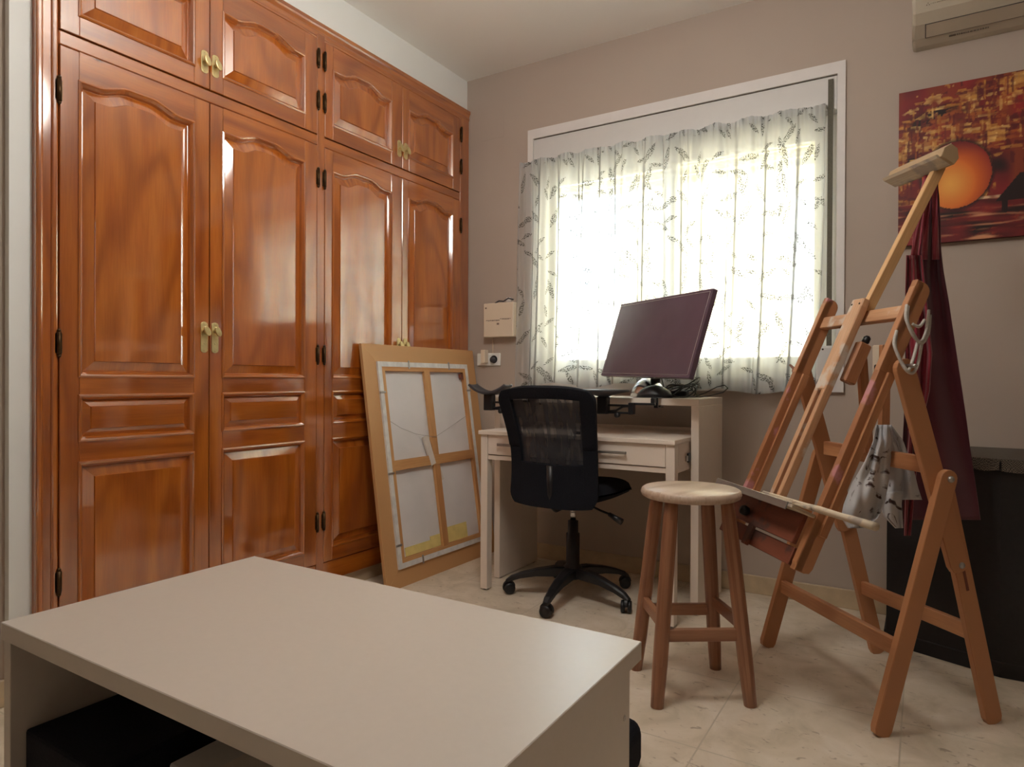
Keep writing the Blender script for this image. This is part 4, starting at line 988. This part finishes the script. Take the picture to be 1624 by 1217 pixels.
for (cx_, cy_, ho) in ((.30, FH-.095, 0), (.62, FH-.095, 0), (.095, .90, 1), (.095, .52, 1), (.095, .19, 1), (.25, .095, 0), (FW-.095, .90, 1)):
    bm = new(); w1, h1 = (.020, .005) if ho else (.005, .020)
    box(bm, cx_-w1, cx_+w1, cy_-h1, cy_+h1, .009, .0125, .001, FM); lathe(bm, [(.004, 0), (.004, .003)], FM @ Vector((cx_-(w1-.004), cy_+(h1-.004 if not ho else 0), .011)), FN, 8)
    obj('clip', bm, 'steel', fr)
bm = new()
wp = [FM @ Vector(p) for p in ((.125, .76, .012), (.20, .725, .006), (.30, .69, .008), (FW/2, .665, .014), (.55, .70, .008), (.72, .76, .012))]
tube(bm, wp, .0010, 6); obj('hanging_wire', bm, 'steel', fr)
bm = new(); R2 = FM @ Matrix.Translation((FW/2-.045, FH*.49+.035, .0)) @ Matrix.Rotation(.25, 4, 'Z'); box(bm, -.02, .02, -.06, .09, .0, .012, .001, R2); box(bm, .03, .06, -.16, -.05, -.004, .0, .001, R2); obj('folded_paper', bm, 'paper', fr)
# wedge in the upper right corner
bm = new(); box(bm, FW-.155, FW-.128, FH-.165, FH-.135, -.004, .010, .001, FM); obj('wedge', bm, 'easel_dirty', fr)

# ------------------------------------------------------------ wall fittings
bm = new(); box(bm, -2.073, -1.880, 3.05, 3.11, 1.186, 1.372, .004, seg=2); bxo = tag(obj('control_box', bm, 'beige'), 'cream electrical box on the wall left of the curtain', 'electrical box')
bm = new(); rnd = random.Random(2); x = -2.055
while x < -1.90:
    w_ = rnd.uniform(.004, .014); box(bm, x, x+w_, 3.0488, 3.0502, 1.272+rnd.uniform(0, .004)+(.006 if x > -1.97 else 0), 1.276+.003+(.006 if x > -1.97 else 0)); x += w_+.003
box(bm, -1.985, -1.97, 3.0488, 3.0502, 1.252, 1.262); box(bm, -2.062, -2.052, 3.0488, 3.0502, 1.342, 1.35); obj('printed_text', bm, 'grey_print', bxo)
bm = new(); tube(bm, [(-2.02, 3.085, 1.375), (-1.99, 3.08, 1.386), (-1.96, 3.08, 1.382), (-1.93, 3.08, 1.397), (-1.90, 3.085, 1.388)], .004, 8); obj('wire', bm, 'grey_pad', bxo)
bm = new(); box(bm, -1.945, -1.915, 3.08, 3.1, 1.376, 1.402, .003); obj('wire_clip', bm, 'box_grey', bxo)
bm = new(); tube(bm, [(-1.878, 3.104, 1.37), (-1.874, 3.105, 1.60), (-1.870, 3.105, 1.85), (-1.86, 3.105, 2.08)], .0025, 6); obj('wall_cable', bm, 'beige', bxo)
bm = new(); tube(bm, [(-2.045, 3.104, 1.19), (-2.045, 3.104, 1.10)], .003, 6); obj('wall_cable', bm, 'beige', bxo)
bm = new(); box(bm, -2.150, -1.995, 3.100, 3.11, 1.030, 1.10, .004, seg=2); sk_ = tag(obj('wall_socket', bm, 'pvc'), 'white double wall socket below the cream box', 'socket')
bm = new(); lathe(bm, [(.022, 0), (.022, .003), (.018, .003), (.018, .0005), (0, .0005)], (-2.035, 3.100, 1.065), (0, -1, 0), 20); obj('socket_well', bm, 'black', sk_)
bm = new(); lathe(bm, [(.0165, 0), (.0165, .02), (.006, .026)], (-2.034, 3.100, 1.063), (0, -1, 0), 16); obj('round_plug', bm, 'grey_pad', sk_)
bm = new(); box(bm, -2.100, -2.072, 3.062, 3.1, 1.045, 1.118, .003); pl = tag(obj('plug_adapter', bm, 'beige'), 'cream block adapter plugged into the left of the double wall socket', 'plug')
bm = new(); box(bm, -.178, -.140, 3.100, 3.11, .975, 1.10, .004); sw = tag(obj('wall_switch', bm, 'beige'), 'cream wall plate with dark switch seen through the easel', 'switch')
bm = new(); box(bm, -.172, -.146, 3.092, 3.1, .985, 1.02, .004); obj('rocker', bm, 'black', sw)
bm = new(); box(bm, -2.135, -1.985, 3.1075, 3.11, 2.205, 2.335 if False else 2.42); bm.free()
bm = new(); box(bm, -2.131, -1.979, 3.1082, 3.11, 2.296, 2.44, .0008); struct('trim_2', bm, 'wall', label='square blanking plate painted in the wall colour near the corner')

# ------------------------------------------------------------ wall painting
PX0, PX1, PZ0, PZ1, PY = -.090, .82, 1.493, 2.104, 3.082
pc = thing('abstract_painting', 'unframed abstract canvas of an orange sun on red hanging on the right wall', 'painting', ((PX0+PX1)/2, 3.10, PZ0))
bm = new(); box(bm, PX0, PX1, PY+.0005, 3.109, PZ0, PZ1, .001); obj('canvas_block', bm, plain('painted canvas edge', S((84, 22, 20)), .6, noise_amt=.3, nscale=20), pc)
NXp, NZp = 300, 200
def nf(x, z, s, sd=0): return noise.noise(Vector((x*s, z*s, sd)))
def hsh(i, j, k=0): return (math.sin(i*127.1+j*311.7+k*74.7)*43758.5453) % 1
cream, gold, red, dred, drk = S((238, 196, 120)), S((196, 130, 48)), S((150, 34, 34)), S((92, 20, 26)), S((34, 12, 12))
def lerp(a, b, t): t = max(0, min(1, t)); return tuple(p+(q-p)*t for p, q in zip(a, b))
def paint(x, z):      # x from the left edge, z from the bottom, metres
    c = lerp(dred, red, .5+1.1*nf(x, z, 9, 1)+(z-.4)*1.0)
    c = lerp(c, S((132, 52, 26)), .5+1.5*nf(x*1.4, z*.5, 12, 2)-(.3 if z > .5 else 0))
    dk_ = nf(x*1.3, z*1.3, 7, 9)
    if dk_ > .25: c = lerp(c, drk, (dk_-.25)*3)
    # city-like blocks of gold brush marks
    band = math.exp(-((z-.36-.18*min(1, x/.35))/.10)**2)
    band = max(band, .9*math.exp(-((x-.27)/.035)**2)*(.15 < z < .55), .55*math.exp(-((x-.03)/.05)**2)*(z < .42), .9*math.exp(-((z-.40)/.09)**2)*(x > .28))
    for k, (cw, chh, dens) in enumerate(((.055, .026, .50), (.016, .075, .30), (.030, .011, .42), (.007, .045, .16))):
        j = math.floor(z/chh+.35*nf(x, z, 55, k)+.5*nf(x, z, 9, k+3)); i = math.floor(x/cw+hsh(j, k, 2)*3+.35*nf(x, z, 70, k+8))
        h = hsh(i, j, k)
        if h > 1-dens*band:
            tone = hsh(i, j, 5+k)
            cc = lerp(gold, cream, tone**3) if tone > .3 else S((168, 84, 34))
            c = lerp(c, cc, .55+.8*nf(x*.6, z*1.6, 50, 3))
        elif h < .16*band: c = lerp(c, dred if h < .08 else S((120, 40, 30)), .8)
    # lower reflections
    if z < .16:
        st_ = nf(x*.35, z*3.2, 26, 6)
        c = lerp(lerp(dred, red, .4+nf(x, z, 8, 3)), drk, .2+1.3*nf(x*.6, z*2, 16, 8)+(.45 if .06 < z < .11 else 0))
        if st_ > .28: c = lerp(c, S((214, 150, 110)), (st_-.28)*3)
        elif st_ > .12: c = lerp(c, S((160, 60, 36)), (st_-.12)*4)
    if abs(z-.155) < .004 and x > .24: c = lerp(c, S((226, 190, 150)), .5+nf(x, z, 40, 2)*2)
    # boat silhouette on the right
    for (bx, w_) in ((.325, .05), (.62, .07)):
        if .135 < z < .235 and bx-.01+(z-.135)*.75 < x < bx+w_+.06-(z-.135)*.3: c = drk
        if .10 < z <= .135 and bx+.01 < x < bx+.028: c = drk
    # sun
    dx, dz = (x-.192)/.112, (z-.255)/.128; r_ = math.hypot(dx, dz); r_ += .02*nf(x, z, 30, 7)
    if r_ < 1:
        dd = math.hypot(dx+.18, dz+.25)
        c = lerp(S((250, 182, 84)), S((228, 112, 36)), dd*1.25); c = lerp(c, S((150, 36, 28)), (dd-.70)*1.7); c = lerp(c, S((96, 22, 30)), (dz-.55)*1.6)
    elif r_ < 1.12+.05*nf(x, z, 12, 5): c = lerp(drk, c, (r_-1)/.14)
    return c
bm = new()
vs = [[bm.verts.new((PX0+(PX1-PX0)*i/NXp, PY, PZ0+(PZ1-PZ0)*j/NZp)) for i in range(NXp+1)] for j in range(NZp+1)]
for j in range(NZp):
    for i in range(NXp): bm.faces.new((vs[j][i], vs[j][i+1], vs[j+1][i+1], vs[j+1][i]))
bm.verts.index_update(); o = obj('painted_surface', bm, 'painting', pc)
att = o.data.color_attributes.new('paint', 'FLOAT_COLOR', 'POINT')
buf = []
for v in o.data.vertices: buf += [*paint(v.co.x-PX0, v.co.z-PZ0), 1.0]
att.data.foreach_set('color', buf)

# ------------------------------------------------------------ air conditioner
ac = thing('air_conditioner', 'cream split air conditioner high on the wall above the red painting', 'air conditioner', (.35, 3.1, 2.26))
prof = [(3.108, 2.265), (3.075, 2.268), (3.03, 2.281), (2.97, 2.307), (2.935, 2.335), (2.915, 2.372), (2.905, 2.44), (2.905, 2.515), (2.93, 2.55), (2.97, 2.56), (3.108, 2.56)]
bm = new(); prism(bm, prof, (-.046, 0, 0), (0, 1, 0), (0, 0, 1), (1, 0, 0), .80, ld=(1, 0, 0), bev=.012); obj('housing', bm, 'ac', ac)
def on_prof(s):     # s = height along the curved underside between (3.03,2.281) and (2.935,2.335)
    a = [(3.03, 2.281), (2.97, 2.307), (2.935, 2.335), (2.915, 2.372)]
    k = min(int(s), 2); f = s-k; return (a[k][0]+(a[k+1][0]-a[k][0])*f, a[k][1]+(a[k+1][1]-a[k][1])*f)
def strip(bm, x0, x1, s0, s1, off=.002):
    (ya, za), (yb, zb) = on_prof(s0), on_prof(s1); d = Vector((0, yb-ya, zb-za)); n = Vector((0, d.z, -d.y)).normalized()
    n = -n if n.y > 0 else n
    o_ = Vector((0, ya, za)); prism(bm, [(x0, 0), (x1, 0), (x1, d.length), (x0, d.length)], o_-n*.002, (1, 0, 0), d.normalized(), n, off+.002)
bm = new(); strip(bm, .0, .72, .02, .95, .003); lv = obj('air_flap', bm, 'ac', ac)
bm = new(); strip(bm, -.004, .724, -.02+.0, .05, .0025) if False else None
strip(bm, -.003, .0, .0, .98, .0036); strip(bm, .0, .72, .0, .02, .0036); strip(bm, .0, .72, .95, .965, .0036); obj('flap_gap', bm, 'dark_line', ac)
bm = new(); box(bm, .03, .70, 2.896, 2.908, 2.382, 2.392, .002); obj('panel_shadow', bm, plain('painted shadow green', S((60, 68, 52)), .6), ac)  # dark green strip painted in for the shadow beneath the front panel
def text(body, size, loc, rot, mat, parent, name='lettering', ext=.0004):
    cu = bpy.data.curves.new(name, 'FONT'); cu.body = body; cu.size = size; cu.extrude = ext
    t = bpy.data.objects.new(name, cu); COL.objects.link(t); t.matrix_world = Matrix.Translation(loc) @ rot
    dg = bpy.context.evaluated_depsgraph_get(); me = bpy.data.meshes.new_from_object(t.evaluated_get(dg))
    bpy.data.objects.remove(t); o = bpy.data.objects.new(name, me); COL.objects.link(o)
    me.transform(Matrix.Translation(loc) @ rot); me.materials.clear(); me.materials.append(M[mat])
    o.parent = parent; o.matrix_parent_inverse = parent.matrix_world.inverted(); return o
tilt = Matrix.Rotation(math.radians(62), 4, 'X')
text('MITSUBISHI ELECTRIC', .0115, Vector((.014, 2.9215, 2.354)), tilt, 'ac_print', ac)
bm = new()
for (dx, dz) in ((0, .0), (-.004, -.0055), (.004, -.0055)):
    pts = [(0, .003), (.002, 0), (0, -.003), (-.002, 0)]
    prism(bm, pts, Vector((.006+dx, 2.9225-dz*.5, 2.360+dz)), (1, 0, 0), (0, -.35, .93), (0, -.93, -.35), .0012)
obj('emblem', bm, 'ac_print', ac)
bm = new(); rnd = random.Random(4); x = .10
box(bm, .075, .097, 3.043, 3.055, 2.2735, 2.2755)
while x < .20: w_ = rnd.uniform(.003, .009); box(bm, x, x+w_, 3.046, 3.053, 2.2735, 2.2765); x += w_+.0025
obj('rating_label', bm, 'ac_print', ac)

# ------------------------------------------------------------ black cabinet with woven cloth
cab = thing('black_cabinet', 'black cabinet with canted corner under a woven cloth at the right edge', 'cabinet', (.4, 2.9, 0))
foot = [(-.114, 2.769), (.214, 2.642), (.95, 2.655), (.95, 3.09), (-.114, 3.09)]
def inset(p, d):
    cx, cy = sum(a for a, b in p)/len(p), sum(b for a, b in p)/len(p); return [(a+(cx-a)*d, b+(cy-b)*d) for a, b in p]
bm = new(); prism(bm, inset(foot, .01), (0, 0, .0), (1, 0, 0), (0, 1, 0), (0, 0, 1), .665, bev=.003); obj('body', bm, 'black_wood', cab)
bm = new(); prism(bm, inset(foot, -.012), (0, 0, .665), (1, 0, 0), (0, 1, 0), (0, 0, 1), .028, bev=.006); obj('cabinet_top', bm, 'black_wood', cab)
bm = new(); prism(bm, inset(foot, -.005), (0, 0, .0), (1, 0, 0), (0, 1, 0), (0, 0, 1), .05, bev=.003); obj('plinth', bm, 'black_wood', cab)
bm = new()
prism(bm, inset(foot, -.022), (0, 0, .6935), (1, 0, 0), (0, 1, 0), (0, 0, 1), .010, bev=.004)
for (p_, q_) in ((foot[0], foot[1]), (foot[1], foot[2])):       # edge of the cloth falling over the front of the top
    d_ = Vector((q_[0]-p_[0], q_[1]-p_[1], 0)); n_ = Vector((d_.y, -d_.x, 0)).normalized()
    def drop(u, v, p_=p_, d_=d_, n_=n_):
        return Vector((p_[0], p_[1], 0))+d_*u+n_*(.016+.004*math.sin(u*40)*v)+Vector((0, 0, .702-.036*v-.004*math.sin(u*23)*v))
    grid(bm, drop, 40, 6)
tag(obj('woven_cloth', bm, 'woven'), 'dark woven checked cloth spread over the black cabinet top', 'cloth')
